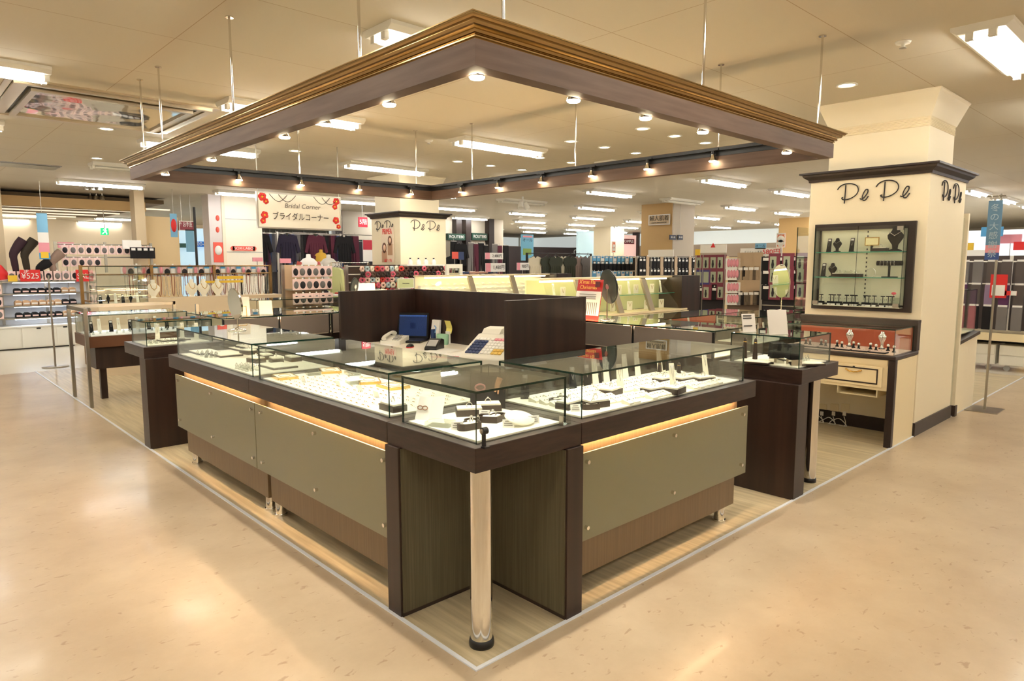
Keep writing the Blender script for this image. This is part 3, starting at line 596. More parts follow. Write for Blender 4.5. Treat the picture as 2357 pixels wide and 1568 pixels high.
MB().prism([tuple(q-d1*.06+Vector((0,0,0))), tuple(q), tuple(q+Vector((.04,.02,.085))), tuple(q-d1*.06+Vector((.04,.02,.085)))], (.0015,.001,0)).build('page', WHITEP, t)
MB().prism([tuple(q), tuple(q+Vector((.058,-.012,0))), tuple(q+Vector((.095,.01,.085))), tuple(q+Vector((.04,.02,.085)))], (.0005,.0015,0)).build('page', WHITEP, t)
for k in range(2):
    c = q-d1*(.022+.022*k)+Vector((.018,.008,.045)); e = MB(); e.tube([tuple(c+Vector((-.003,-.001,0))+d1*(.011*math.cos(a*PI/8))+Vector((.3,.2,.9))*(.008*math.sin(a*PI/8))) for a in range(16)], .0022, n=6, closed=True); e.build('printed_ring', mat('rose_gold_print', (150,110,84), .4), t)
put(kBlock, P3(985,985), -1.1, 'clear acrylic block under the open booklet in corner case')
t = thing('hand_poster_card', 'black advertising card with a hand and ring standing in corner case', 'sign', P3(1130,925))
q = Vector(P3(1128,928)); e1 = Vector((.12,-.09,0))
MB().prism([tuple(q-e1*.5),tuple(q+e1*.5),tuple(q+e1*.5+Vector((.03,.03,.15))),tuple(q-e1*.5+Vector((.03,.03,.15)))], (.002,.002,0)).build('card', BLACKV, t)
h0 = q+e1*.25+Vector((.016,.016,.08))-Vector((.004,.004,0))
MB().tube([tuple(h0+Vector((.012,-.008,.05))),tuple(h0+Vector((.002,-.002,.02))),tuple(h0+Vector((-.006,.004,-.01)))], [.013,.011,.004], n=8).tube([tuple(h0+Vector((.006,-.006,.02))),tuple(h0+Vector((.004,-.004,-.02)))], [.006,.003], n=6).build('hand_picture', mat('hand_print', (224,170,130), .6), t)
h1 = q-e1*.22+Vector((.016,.016,.09))-Vector((.005,.005,0)); MB().tube([tuple(h1+e1*(.14*math.cos(a*PI/8))+Vector((0,0,.014*math.sin(a*PI/8)))) for a in range(16)], .004, n=6, closed=True).build('ring_picture', mat('pink_print', (224,150,150), .5), t)
put(kPenB, P3(1142,905), -.7, 'black leaning pendant stand behind the hand card in corner case')
for k, (u, v) in enumerate([(1118,940),(1136,944),(1100,975)]): put(kRing, P3(u, v), 0, 'clear ring holder in the corner case, %s from the booklet' % ORD[k])
t = thing('case_lock', 'round black lock clamped on the corner of the glass case', 'lock', (.05,.04,.779))
c = on(1114,992,'x',.045)
MB().cyl((.036,c.y,c.z),(.056,c.y,c.z),.0125,n=24).build('lock_body', BLACKP, t); MB().cyl((.032,c.y,c.z),(.036,c.y,c.z),.008,n=20).cyl((.030,c.y,c.z),(.032,c.y,c.z),.003,n=10).build('key_face', STEEL, t); MB().box(.038,.05,c.y-.004,c.y+.004,.779,c.z).box(.036,.058,c.y-.016,c.y+.006,.7795,.786).build('bracket', BLACKP, t)
t = thing('corner_clip', 'small clear plastic clip at bottom right of corner glass case', 'clip', (.5,.04,.779)); MB().box(.475,.518,.036,.056,.7795,.812).build('clip', ACRYL, t); MB().box(.472,.476,.036,.056,.7795,.815).build('edge_plate', STEEL, t)
# -- near left case
n = 0
for k, (u, v) in enumerate([(655,870),(760,856),(905,892),(850,880)]): put(kGold, P3(u, v), [1.4,1.2,1.5,1.1][k], 'gold-framed white necklace tray in nearest left case, %s' % ['near its left end','farther back near left end','toward the corner','between two other gold trays'][k])
put(kPad, P3(905,944), side, 'dark ring box at the corner end of nearest left case')
for k, (u, v) in enumerate([(720,862),(815,882),(870,855)]): put(kBlock, P3(u, v), 1.3, 'clear acrylic riser in nearest left case, %s from its left end' % ORD[k])
occ = [(on(u, v, 'z', DZ).x, on(u, v, 'z', DZ).y) for u, v in [(655,870),(760,856),(905,892),(850,880),(905,944),(720,862),(815,882),(870,855)]]
for row in range(9):
    for col in range(22):
        x, y = .095+row*.048, .66+col*.054
        if row > 5 and (col+row) % 2: continue
        if min((x-a)**2+(y-b_)**2 for a, b_ in occ) < .0072: continue
        R.random(); put(kEar, (x+R.uniform(-.005,.005), y+R.uniform(-.006,.006), DZ), side+R.uniform(-.25,.25), 'tiny earring card, nearest left case, row %s from front, %s from corner' % (ORD[row], ORD[col]))
for k, (u, v) in enumerate([(780,890),(830,900),(700,880),(868,915)]): put(kCard, P3(u, v), side, 'small white price card in nearest left case, %s toward the corner' % ORD[k])
# -- far left case
for k, (u, v) in enumerate([(470,812),(545,800),(520,818),(640,845)]): put(kTray, P3(u, v), side, 'flat white tray in the second left case, %s from its left end' % ORD[k])
for k, (u, v) in enumerate([(566,790),(582,800),(600,808),(618,816),(572,815),(590,834),(636,834),(700,828),(660,812),(560,795),(645,800),(612,826)]):
    put(kPad, P3(u, v), side+R.uniform(-.2,.2), 'dark ring box with white pad in the second left case, %s from its left end' % ORD[k])
for k in range(16):
    put(kRing, (.12+.022*(k % 4)+.014, 3.08-.055*(k//4)-.02*(k % 3), DZ+.014*(0)), 0, 'clear ring holder in cluster at left end of second left case, %s from the left' % ORD[k])
for k in range(12):
    put(kRing, (.1+.03*(k % 3), 2.16+.05*(k//3), DZ), 0, 'clear ring holder near right end of second left case, %s in its cluster' % ORD[k])
# -- right case
n = 0
for row in range(6):
    for col in range(13):
        x, y = .72+col*.088, .10+row*.062
        if row == 0 and col % 4 == 0: continue
        if (row, col) in ((0,1),(0,2),(2,4),(2,5),(0,0),(1,0)): continue
        if (row+col) % 5 == 2 and row < 4:
            put(kPad, (x+R.uniform(-.01,.01), y, DZ), R.uniform(-.25,.25), 'dark ring box in right-hand case, %s row back, %s from left' % (ORD[row], ORD[col]))
        else:
            for q in (-.022, .022): put(kSlant, (x+q, y+R.uniform(-.005,.005), DZ), R.uniform(-.12,.12), 'white earring block in right-hand case, %s row back, %s from left' % (ORD[row], ORD[col*2+(q > 0)]))
for u, v, l in ((1365,940,'dark heart-shaped rim at left front of the right-hand case'),(1290,928,'dark heart-shaped rim seen through the corner case glass')):
    o_ = put(kHeart, P3(u, v), .1, l); o_.scale = (1.5,1.3,1.2)
put(kCard, P3(1317,950), -.5, 'white price card with printed lines at left end of the right-hand case')
for k, (u, v) in enumerate([(1327,880),(1413,870),(1463,868),(1512,858),(1640,865),(1430,905),(1553,902),(1350,875)]): put(kPenW, P3(u, v), -.35, 'tall white leaning pendant stand in the right-hand case, %s' % ['at its left end','behind the middle trays','left of centre','centre back','standing alone near right end','low at front left','front of centre','leaning beside first white stand'][k])
for k, (u, v) in enumerate([(1300,882),(1365,884),(1388,880),(1543,862),(1278,890)]): put(kPenB, P3(u, v), -.35, 'black leaning pendant stand in the right-hand case, %s from the left' % ORD[k])
for k, (u, v) in enumerate([(1518,862),(1562,866),(1570,850),(1545,846)]): put(kCone, P3(u, v), 0, 'dark wooden ring cone in right-hand case, %s of its cluster' % ORD[k])
# -- right side table
def cube(): 
    a = K('watch_cushion_stand', 'jewellery display', 'black cushion stands in the right side table', [('cushion', MB().obox((0,0,.066),(.036,.018,.034),(.15,0,0)).obox((0,-.0,.066),(.032,.022,.030),(.15,0,0)), BLACKV), ('base', MB().box(-.03,.03,-.02,.02,0,.03), CHROME)]); return a
kCube = cube()
for u, v, l in ((1785,838,'left one'),(1832,850,'right one')):
    o_ = put(kCube, P3(u, v), -.5, 'black cushion stand on chrome base in right side table, '+l); o_.scale = (1.25,1.25,1.3)
for k, (u, v) in enumerate([(1709,825),(1732,828)]): o_ = put(kCone, P3(u, v, z=DZ+.014), 0, 'tall dark cone in the right side table, %s one' % ['left','right'][k]); o_.scale = (1.2,1.2,1.75)
put(kTray, P3(1730,838), .2, 'flat white tray under the cones in right side table'); put(kTray, P3(1868,838), .9, 'flat white tray at right of the right side table')
for k in range(8): 
    p = P3(1845+5*k, 842-k*1.5, DZ+.014); put(kRing, p, 0, 'clear ring holder on right tray of right side table, %s from left' % ORD[k])
# -- left side table
for k in range(14): put(kRing, (.09+.04*(k % 7), 3.99+.06*(k//7), DZ), 0, 'clear ring holder in the left side table, %s from the front' % ORD[k])
put(kTray, (.3, 4.16, DZ), 0, 'flat white tray in the left side table')
for k, (x, y) in enumerate([(.38,4.2),(.2,4.22),(.46,4.1)]): put(kPenW, (x, y, DZ), -.4, 'white leaning pendant stand in the left side table, %s from left' % ORD[k])
# -- far cases: contents seen through the tops
for k in range(10): put(kPenW, (2.75+.1*(k % 3), .75+.11*k, DZ), -.6, 'white pendant stand in grey-backed case right of desk, %s from its right end' % ORD[k])
for k in range(10): put(kPad, (.75+.16*k, 4.1+.06*(k % 2), DZ), 0, 'dark ring box in grey-backed case left of desk, %s from its left end' % ORD[k])
# ---------------------------------------------------------------- mirrors and cards on the glass
GZ = .9648
def mirror(lab, x, y, rz, back, h=.165, tilt=.12, hm=.075):
    t = thing('table_mirror', lab, 'mirror', (x, y, GZ), rz)
    pr = [(0,.0),(.058,.0),(.060,.004),(.05,.008),(.034,.011),(.012,.016),(.007,.02),(0,.022)]
    MB().lathe(pr, n=28).build('base', CHROME, t, False)
    for k in range(14): a = 2*PI*k/14; 
    MB().cyl((0,.006,.018),(0,.006,h-.0),.005,n=10).build('stem', CHROME, t, False)
    r = hm; c = (0,-.006,h+.02)
    MB().disc(c, r+.003, -.004, .004, (PI/2-tilt,0,0), (.92,1)).build('rim', CHROME if not back else BLACKP, t, False)
    MB().disc(c, r-.001, .0042, .0056, (PI/2-tilt,0,0), (.92,1)).build('glass', MIRROR, t, False)
    MB().disc(c, r-.002, -.008, -.0042, (PI/2-tilt,0,0), (.92,1)).build('back', mat('mirror_back', (28,40,38), .35), t, False); MB().disc(c, .022, -.016, -.008, (PI/2-tilt,0,0), n=20).build('pivot', CHROME, t, False)
    return t
mirror('round chrome table mirror on the second left glass case', .292, 2.779, -1.5, False, h=.155, hm=.1, tilt=-.1)
mirror('round table mirror turned away, black back, on glass case right of desk', 2.68, 1.60, 1.24, True, h=.24, hm=.13)
q = on(660,693,'z',GZ)
mirror('round table mirror with dark back on case left of desk', 2.05, 4.3, 3.73, True, h=.19, hm=.087)
def card_stand(lab, x, y, rz, w, h, m=GREYL, wire=None, stripes=0, z=GZ):
    t = thing('card_holder', lab, 'sign', (x, y, z), rz)
    MB().prism([(-w/2,0,0),(w/2,0,0),(w/2,h*.22,h),(-w/2,h*.22,h)], (0,.003,0)).build('board', m, t, False)
    MB().box(-w/2,w/2,-.004,h*.3,0,.003).build('foot', m, t, False)
    if wire: MB().tube([(-w*.28,-.008,0),(-w*.28,.006,h*.5),(w*.28,.006,h*.5),(w*.28,-.008,0)], .0025, n=6).build('wire_easel', GOLDJ, t, False)
    for k in range(stripes): zz = h*(.9-.13*k) if k < 2 else h*.35; MB().obox((-.01,zz*.22-.003,zz),(w*.32,.0008,.003),(-.21,0,0)).build('line', TEXTK, t, False)
    return t
card_stand('grey card on brass wire easel beside the chrome mirror', .80, 4.0, -.2, .14, .16, GREYL, True)
card_stand('small grey card holder right of the brass easel', 1.02, 4.02, -.2, .11, .12, GREYL)
card_stand('tall white card behind the grey-backed left cases, left', 2.2, 4.32, -.3, .19, .24, WHITEP)
card_stand('lower white card with green band beside the tall white card', 2.12, 4.22, -.3, .1, .12, WHITEP)
card_stand('white rounded card leaning beside tall white card', 2.36, 4.3, -.3, .13, .17, WHITEM)
p = on(1745,766,'z',GZ); CGR = mat('card_shade_grey', (196,190,182), .5)  # grey puts the shade on the cards' turned backs into their colour
card_stand('card holder coloured shaded grey with dark lines on the right side table', 2.62, .40, -.5, .095, .115, CGR, stripes=3)
card_stand('larger blank card holder coloured shaded grey on the right side table', 2.60, .20, -.55, .13, .15, CGR)
# red christmas poster on stand
t = thing('red_poster_stand', 'red christmas poster with white price list standing on case right of desk', 'sign', (2.62,1.76,GZ))
MB().prism([(2.6,1.885,.966),(2.6,1.63,.966),(2.66,1.63,1.275),(2.66,1.885,1.275)], (.003,0,0)).build('poster', mat('poster_red', (190,40,40), .4), t)
MB().prism([(2.606,1.887,1.0),(2.606,1.634,1.0),(2.642,1.634,1.185),(2.642,1.887,1.185)], (.002,0,0)).build('price_sheet', WHITEP, t)
text('X\'mas Flare\nChristmas', (2.64,1.76,1.235), (0,-1,0), (.19,0,.98), .042, mat('gold_ink', (240,200,90), .5), t, 'lettering', .0005)
for k in range(11): zz = .0; MB().prism([(2.6065,1.86-.019*k,1.005),(2.6065,1.853-.019*k,1.005),(2.626,1.853-.019*k,1.1),(2.626,1.86-.019*k,1.1)], (-.0006,0,0)).build('list_line', TEXTG, t)
for k in range(3): z1_ = 1.125+.017*k; dx = .0365*(z1_-1)/.185; MB().box(2.603+dx,2.6055+dx,1.68,1.85,z1_,z1_+.005).build('list_line', TEXTG, t)
MB().obox((2.638,1.668,1.24),(.002,.022,.022),(0,.19,0)).build('wreath_picture', mat('wreath_dark', (90,20,26), .6), t)
# ---------------------------------------------------------------- desk things
DT = .7205
def D3(u, v): p = on(u, v, 'z', DT); return Vector((p.x, p.y, DT))
# laptop
q = D3(966,784); q.x = min(q.x, 1.95); t = thing('laptop', 'black open laptop with blue screen on the desk', 'laptop', q, -.95)
MB().box(-.17,.17,-.13,.12,.0,.022).build('base', BLACKP, t, False, bevel=.003)
MB().box(-.15,.15,-.03,.105,.022,.024).build('keyboard', mat('key_black', (34,34,38), .5), t, False); MB().box(-.045,.045,-.11,-.05,.022,.0235).build('touchpad', mat('pad_grey', (60,60,64), .4), t, False)
T = lambda x, y, z: (x, .12+z*.16, .02+z)
f = MB(T).box(-.17,.17,0,.009,0,.265).build('lid', BLACKP, t, False)
s_ = MB(T).box(-.15,.15,-.002,0,.025,.24).build('screen', mat('blue_screen', (34,56,104), .3, emit=.13, ecol=(60,95,165)), t, False)
MB(T).box(-.03,.03,-.003,-.002,.1,.16).build('screen_icon', mat('icon_dark', (14,30,90), .3, emit=.1), s_, False); MB(T).box(-.15,.15,-.003,-.002,.225,.24).build('screen_bar', mat('bar_blue', (70,110,180), .3, emit=.4), s_, False)
t.scale = (.86,.86,.86)
# telephone
t = thing('telephone', 'cream desk telephone left of the laptop', 'telephone', (1.80,3.22,DT), -1.0)
MB().prism([(-.09,-.1,0),(.09,-.1,0),(.09,.1,0),(-.09,.1,0)], (0,0,.03)).prism([(-.09,-.1,.03),(-.09,.1,.03),(-.09,.1,.06)], (.18,0,0)).build('body', WHITEM, t, False, bevel=.004)
MB().tube(spline([(-.05,-.11,.045),(-.055,-.09,.06),(-.055,-.03,.075),(-.055,.05,.085),(-.055,.1,.08),(-.05,.12,.065)],4), [.02,.022,.02,.017,.016,.015,.014,.014,.013,.013,.013,.013,.013,.014,.015,.016,.018,.02,.022,.022,.02], n=10).build('handset', WHITEM, t, False)
for k in range(12): MB().box(.015+.022*(k%3)-.008,.015+.022*(k%3)+.008,-.07+.03*(k//3)-.008,-.07+.03*(k//3)+.008,.03+.01*(k//3),.04+.01*(k//3)).build('key', GREYL, t, False)
# cash register
t = thing('cash_register', 'cream cash register with coloured keys at front of the desk', 'cash register', (1.66,1.72,DT), -1.2)
MB().prism([(-.19,-.22,.0),(-.19,.22,.0),(-.19,.22,.19),(-.19,.06,.19),(-.19,-.2,.075),(-.19,-.22,.06)], (.38,0,0)).build('body', WHITEM, t, False, bevel=.008)
MB().box(-.195,.195,-.215,.2,.001,.03).build('drawer', mat('drawer_cream', (205,198,180), .4), t, False)
MB().prism([(.0,.06,.19),(.0,.2,.19),(.0,.2,.27),(.0,.14,.275),(.0,.08,.235)], (.17,0,0)).build('display_hood', WHITEM, t, False, bevel=.006)
MB().prism([(.02,.068,.2),(.02,.075,.24),(.02,.135,.272),(.02,.135,.2)], (.13,-.004,0)).build('display_window', BLACKP, t, False)
MB().prism([(-.17,.06,.19),(-.17,.2,.19),(-.17,.2,.235),(-.17,.1,.225)], (.14,0,0)).build('printer_cover', WHITEM, t, False, bevel=.005)
cols = [NAVY, NAVY, mat('teal_key', (60,140,140), .4), WHITEP, WHITEP, mat('key_yellow', (230,190,90), .4)]
for c in range(10):
    for r_ in range(6):
        y = -.17+.032*r_; z = .09+(y+.2)*.442-.012; m = NAVY if c < 4 and r_ < 5 else (cols[5] if (c > 6 and r_ < 2) else (PINK if r_ == 5 and c > 4 else WHITEP))
        MB().obox((-.155+.026*c+(.01 if c > 3 else 0), y, z), (.011,.013,.005), (.415,0,0)).build('key', m, t, False)
# other desk items
q = D3(1000,804); t = thing('card_terminal', 'black card terminal in front of the laptop', 'card terminal', q, -1.0)
MB().prism([(-.05,-.09,0),(-.05,.09,0),(-.05,.09,.07),(-.05,.03,.085),(-.05,-.09,.02)], (.1,0,0)).build('body', BLACKP, t, False, bevel=.008); MB().obox((0,-.04,.053),(.038,.04,.003),(.5,0,0)).build('grey_cover', GREYL, t, False)
t = thing('computer_mouse', 'small red and black mouse beside the laptop', 'mouse', D3(944,800), -1.0); MB().lathe([(.03,0),(.032,.01),(.026,.022),(.01,.03),(0,.031)], n=18, sq=(.9,1.5)).build('shell', BLACKP, t, False); MB().lathe([(.0325,.002),(.0335,.008)], n=18, sq=(.9,1.5)).build('red_band', RED, t, False)
def cup(lab, x, y, h, r, m, items, name='pen_holder', sq=(1,1)):
    t = thing(name, lab, 'holder', (x, y, DT)); MB().lathe([(r*.9,0),(r,h),(r*.9,h),(r*.82,.006),(0,.006)], (x,y,DT), 18, sq=sq).build('cup', m, t); return t
q = D3(1062,788); q.x = min(q.x,2.05); GX, GY = q.x, q.y
cup('pale green oval tape holder under yellow note', GX, GY, .085, .05, mat('mint_plastic', (150,196,164), .5), 0, sq=(.8,1.4))
cup('clear round pen cup with red marker', 1.86, 2.12, .08, .034, ACRYL, 0); cup('steel wire pen cup', 1.9, 2.02, .075, .036, STEEL, 0)
cup('small dark clip cup at front of desk holders', 1.76, 2.13, .04, .03, BROWNB, 0)
for k, (x, y, m, l) in enumerate([(1.86,2.12,RED,'red marker pen standing in clear cup'),(1.875,2.105,BLACKP,'black pen standing in clear cup'),(1.9,2.02,RED,'thin red pen in wire cup'),(1.91,2.03,NAVY,'blue pen in wire cup'),(1.89,2.01,BLACKP,'black pen in wire cup'),(1.845,2.135,ORANGE,'orange pen in clear cup')]):
    b = MB(); dx, dy = R.uniform(-.02,.02), R.uniform(-.02,.02); t = thing('pen', l, 'pen', (x, y, DT+.007), 0, 'pens in the desk cups'); b.cyl((x,y,DT+.007),(x+dx,y+dy,DT+.13),.005 if k else .009,n=8); b.build('barrel', m, t); MB().cyl((x+dx,y+dy,DT+.13),(x+dx*1.08,y+dy*1.08,DT+.145),.004 if k else .007,n=8).build('cap', m, t)
t = thing('blue_stapler', 'blue upright stapler beside the green tape holder', 'stapler', (GX,GY+.13,DT)); MB().box(GX-.02,GX+.015,GY+.11,GY+.145,DT,DT+.12).build('body', NAVY, t, bevel=.006); MB().tube([(GX,GY+.105,DT+.09),(GX,GY+.09,DT+.135),(GX,GY+.11,DT+.15)], .006, n=6).build('handle', mat('light_blue', (130,170,220), .4), t)
t = thing('yellow_note', 'curling yellow sticky note above the green holder', 'note', (GX+.06,GY+.02,DT+.1))
b = MB(); v = [(GX+.07+.012*math.sin(k*.8), yy, DT+.086+.022*k) for k in range(6) for yy in (GY-.03,GY+.05)]; b.add(v, [(2*k,2*k+1,2*k+3,2*k+2) for k in range(5)]); o_ = b.build('paper', mat('yellow_paper', (244,230,130), .6), t); sm = o_.modifiers.new('solid', 'SOLIDIFY'); sm.thickness = .001
MB().box(GX+.055,GX+.07,GY-.02,GY+.03,DT+.0,DT+.105).build('white_pad', WHITEP, t)
for k, (x, y, w, l_, a, h) in enumerate([(1.75,2.5,.3,.21,.1,.004),(1.62,2.25,.3,.21,.3,.003),(1.80,2.28,.21,.15,-.2,.006),(1.62,3.2,.21,.3,0,.003)]):
    t = thing('paper_sheet', ['white paper sheet on the desk under the terminal','white sheet at desk front by the register','white notepad before the green holder','white sheet on the desk left of the telephone'][k], 'paper', (x, y, DT), a); MB().box(-w/2,w/2,-l_/2,l_/2,0,h).build('sheet', WHITEP, t, False)
t = thing('red_folder', 'thin red folder lying on front edge of the desk', 'folder', (1.56,2.2,DT+.004), .3); MB().box(-.06,.06,-.1,.1,0,.003).build('cover', mat('folder_red', (220,50,80), .5), t, False)
for k, (x, y, h, l_) in enumerate([(on(1004,770,'x',2.12).x-.02, on(1004,770,'x',2.12).y, .19,'white file standing behind the laptop'),(D3(893,768).x+.05,D3(893,768).y,.11,'cream envelope leaning behind the telephone'),(D3(915,768).x+.05,D3(915,768).y+.02,.13,'cream paper bundle behind the telephone')]):
    t = thing('paper_file', l_, 'file', (x, y, DT), .2); MB().prism([(-.004,-.04,0),(.03,-.04,0),(.05,-.04,h),(.03,-.04,h)], (0,.09,0)).build('cover', [WHITEP, CREAM, CREAM][k], t, False)
# ---------------------------------------------------------------- things in the wall case and pillar counter
def W(u, z): y = on(u, 650, 'x', 4.57).y; return (4.57, y, z)
Fz, S1z, S2z = CASEF
hd = [('bust', MB().lathe([(.03,0),(.032,.004),(.012,.012),(.014,.03),(.034,.06),(.036,.075),(.018,.095),(.012,.115),(0,.118)], n=16, sq=(.6,1)), BLACKV), ('necklace', MB().tube([(-.02,.026,.09),(-.024,0,.072),(-.02,-.026,.09)], .0016, n=5), SILVERJ)]
kBust = K('necklace_bust', 'jewellery display', 'black busts in the wall case', hd)
put(kBust, W(1923, S2z), 0, 'small black necklace bust on top shelf of wall case'); put(kBust, W(1915, S1z), 0, 'small black necklace bust on middle shelf of wall case')
b_ = put(kBust, W(2055, S2z), 0, 'large black necklace bust at right of top shelf'); b_.scale = (1.1,1.7,1.72)
for k, (u, z) in enumerate([(1903,S2z),(1955,S2z),(1893,S1z)]): o_ = put(kPenB, W(u, z), -side, 'black leaning pendant panel in the wall case, %s' % ['top shelf left','top shelf beside bust','middle shelf far left'][k])
t = thing('gold_frame_sign', 'cream card in gold frame on top shelf of wall case', 'sign', W(2000, S2z)); p = W(2000, S2z); y = p[1]
MB().box(4.585,4.59,y-.055,y+.055,S2z+.05,S2z+.118).build('frame', GOLDJ, t); MB().box(4.583,4.585,y-.048,y+.048,S2z+.056,S2z+.112).build('card', mat('ivory_card', (250,240,190), .5), t); MB().box(4.587,4.59,y-.01,y+.01,S2z,S2z+.05).build('prop', BLACKM, t)
t = thing('bracelet_bar', 'black velvet bracelet bar with silver bracelets in wall case', 'jewellery display', W(2045, S1z)); p = W(2045, S1z); y = p[1]
MB().cyl((4.57,y-.095,S1z+.115),(4.57,y+.095,S1z+.115),.019,n=18).build('bar', BLACKV, t); MB().cyl((4.57,y,S1z),(4.57,y,S1z+.1),.009,n=12).box(4.55,4.59,y-.06,y+.05,S1z,S1z+.008).build('stand', BLACKV, t)
for k in range(5): yy = y+.065-.026*k; MB().tube([(4.57+.021*math.cos(a*PI/7), yy, S1z+.115+.024*math.sin(a*PI/7)) for a in range(14)], .0022, n=5, closed=True).build('bracelet', SILVERJ, t)
p = W(2003, S1z); t = tag(MB().tube([(p[0]+.006*math.cos(a), p[1]+.036*math.cos(a*PI/8), S1z+.038+.036*math.sin(a*PI/8)) for a in range(16)], .0022, n=6, closed=True).build('bangle', SILVERJ), 'silver bangle standing on middle shelf of wall case', 'bangle')
for k, u in enumerate([1932,1942,1957,1967]): put(kPad, W(u, S1z), side, 'small dark ring box on middle shelf of wall case, %s from left' % ORD[k])
put(kPad, W(2022, S2z), side, 'small dark box on top shelf between gold sign and large bust')
kT = K('earring_tree', 'jewellery display', 'black earring trees in the wall case', [('tree', MB().box(-.015,.015,-.024,.024,0,.03).cyl((0,0,.03),(0,0,.085),.003,n=6).box(-.004,.004,-.016,.016,.082,.09), BLACKV), ('earring', MB().lathe([(0,0),(.003,.004),(0,.014)],(0,-.014,.052),6).lathe([(0,0),(.003,.004),(0,.014)],(0,.014,.052),6), SILVERJ), ('price_tag', MB().box(-.024,-.016,-.018,.018,0,.014), WHITEP)])
for k in range(13): put(kT, (4.56+.02*(k % 2), Y1-.06-.047*k-.012*((k*5) % 3), Fz+.0), 0, 'black earring tree on the wall case floor, %s from left' % ORD[k])
p = W(2062, Fz); t = thing('pink_flower_stand', 'clear riser with pink flower at right of wall case floor', 'decoration', p); MB().box(p[0]-.02,p[0]+.02,p[1]-.03,p[1]+.03,Fz,Fz+.08).build('riser', ACRYL, t); MB().lathe([(0,0),(.014,.004),(.018,.014),(.01,.022),(0,.024)],(p[0],p[1]+.01,Fz+.1),10).cyl((p[0],p[1]+.01,Fz+.08),(p[0],p[1]+.01,Fz+.102),.002,n=6).build('flower', mat('flower_pink', (240,90,110), .6), t)
kB = K('ring_finger', 'jewellery display', 'domed ring stands on the pillar counter', [('stand', MB().lathe([(.016,0),(.014,.006),(.008,.012),(.008,.034),(0,.035)],n=12), BLACKV), ('dome', MB().lathe([(0,-.012),(.009,-.009),(.013,0),(.009,.009),(0,.012)],(0,0,.044),12), SILVERJ)])
kV = K('silver_bust', 'jewellery display', 'silver busts on the pillar counter', [('bust', MB().lathe([(.02,0),(.012,.01),(.012,.05),(.03,.085),(.034,.105),(.016,.125),(.014,.14),(0,.142)],n=16,sq=(.6,1)), SILVERJ), ('base', MB().lathe([(.024,0),(.024,.006),(0,.006)],n=14), BLACKV)])
kP = K('jewel_pad', 'jewellery tray', 'dark trays on the pillar counter', [('tray', MB().box(-.04,.04,-.06,.06,0,.01), BLACKV), ('pad', MB().box(-.035,.035,-.055,.055,.01,.014), mat('pad_pink', (236,206,196), .7)), ('jewel', MB().lathe([(0,0),(.005,.002),(.005,.006),(0,.009)],(0,-.02,.014),8).lathe([(0,0),(.005,.002),(.005,.006),(0,.009)],(0,.02,.014),8), SILVERJ)])
CZ = .7115
for k in range(6): put(kP, (4.19, .15+.13*k, CZ), 0, 'dark tray with pink pad at front of pillar counter, %s from right' % ORD[k])
for k in range(12): put(kB, (4.31+.07*(k % 2), .08+.065*k, CZ), 0, 'domed silver ring stand on the pillar counter, %s from right' % ORD[k])
for k, y in enumerate((.22,.47)): put(kV, (4.47, y, CZ), 0, 'silver necklace bust on the pillar counter, %s' % ['right one','left one'][k])
# ================================================================ part 4: the store beyond
def blk(name, label, cat, x0, x1, y0, y1, z0, z1, m, group=None, bevel=0):
    t = thing(name, label, cat, ((x0+x1)/2, (y0+y1)/2, z0), 0, group); MB().box(x0, x1, y0, y1, z0, z1).build('body', m, t, bevel=bevel); return t
def column(lab, x, y, w, d, m=BEIGE, side_m=None, ledge=True):
    t = thing('store_pillar', lab, 'pillar', (x+w/2, y+d/2, 0)); MB().box(x, x+w, y, y+d, 0, ZC).build('shaft', m, t)
    MB().box(x-.01, x+w+.01, y-.01, y+d, 0, .1).build('baseboard', DARKFRAME, t)
    if side_m: MB().box(x+.0, x+w, y-.012, y, .1, ZC).build('side_cladding', side_m, t)
    return t
BEIGE2 = mat('tan_cladding', (206,170,112), .6)
c = column('tan pillar with grey side and underwear department sign, beyond the red poster', 11.54, 6.93, .85, .85, BEIGE2, mat('grey_cladding', (190,178,160), .6))
r = rect(1493,494,1542,518,'x',11.5); t, _ = board('department_sign', 'beige ladies underwear department sign on tan pillar', 'sign', r, 'x', 11.5, mat('sign_beige', (214,192,156), .5), border=(WHITEP, .02)); face_text(t, '婦人肌着', r, 'x', 11.5, TEXTK, .13, .5, .62); face_text(t, 'LADYS INNERWEAR', r, 'x', 11.5, TEXTK, .045, .5, .22)
column('distant tan pillar seen left of the large cream pillar', 18.5, 6.93, .9, .9, BEIGE2)
column('pale pillar at the far left edge of the photo', -.80, 12.4, .98, .9, mat('pale_tan', (214,194,160), .6))
column('narrow beige pillar between sock shelves and red shop signs', 2.12, 12.2, .17, .3, mat('pale_tan', (214,194,160), .6))
column('distant white pillar past the checkout wall', 18.2, 14.0, .8, .8, CREAMW); column('distant white pillar in the far aisle', 25.5, 13.9, .8, .8, CREAMW)
p = on(2352, 560, 'x', 13); column('beige pillar at the right edge of the photo', 13, p.y-.95, .9, .9, BEIGE2)
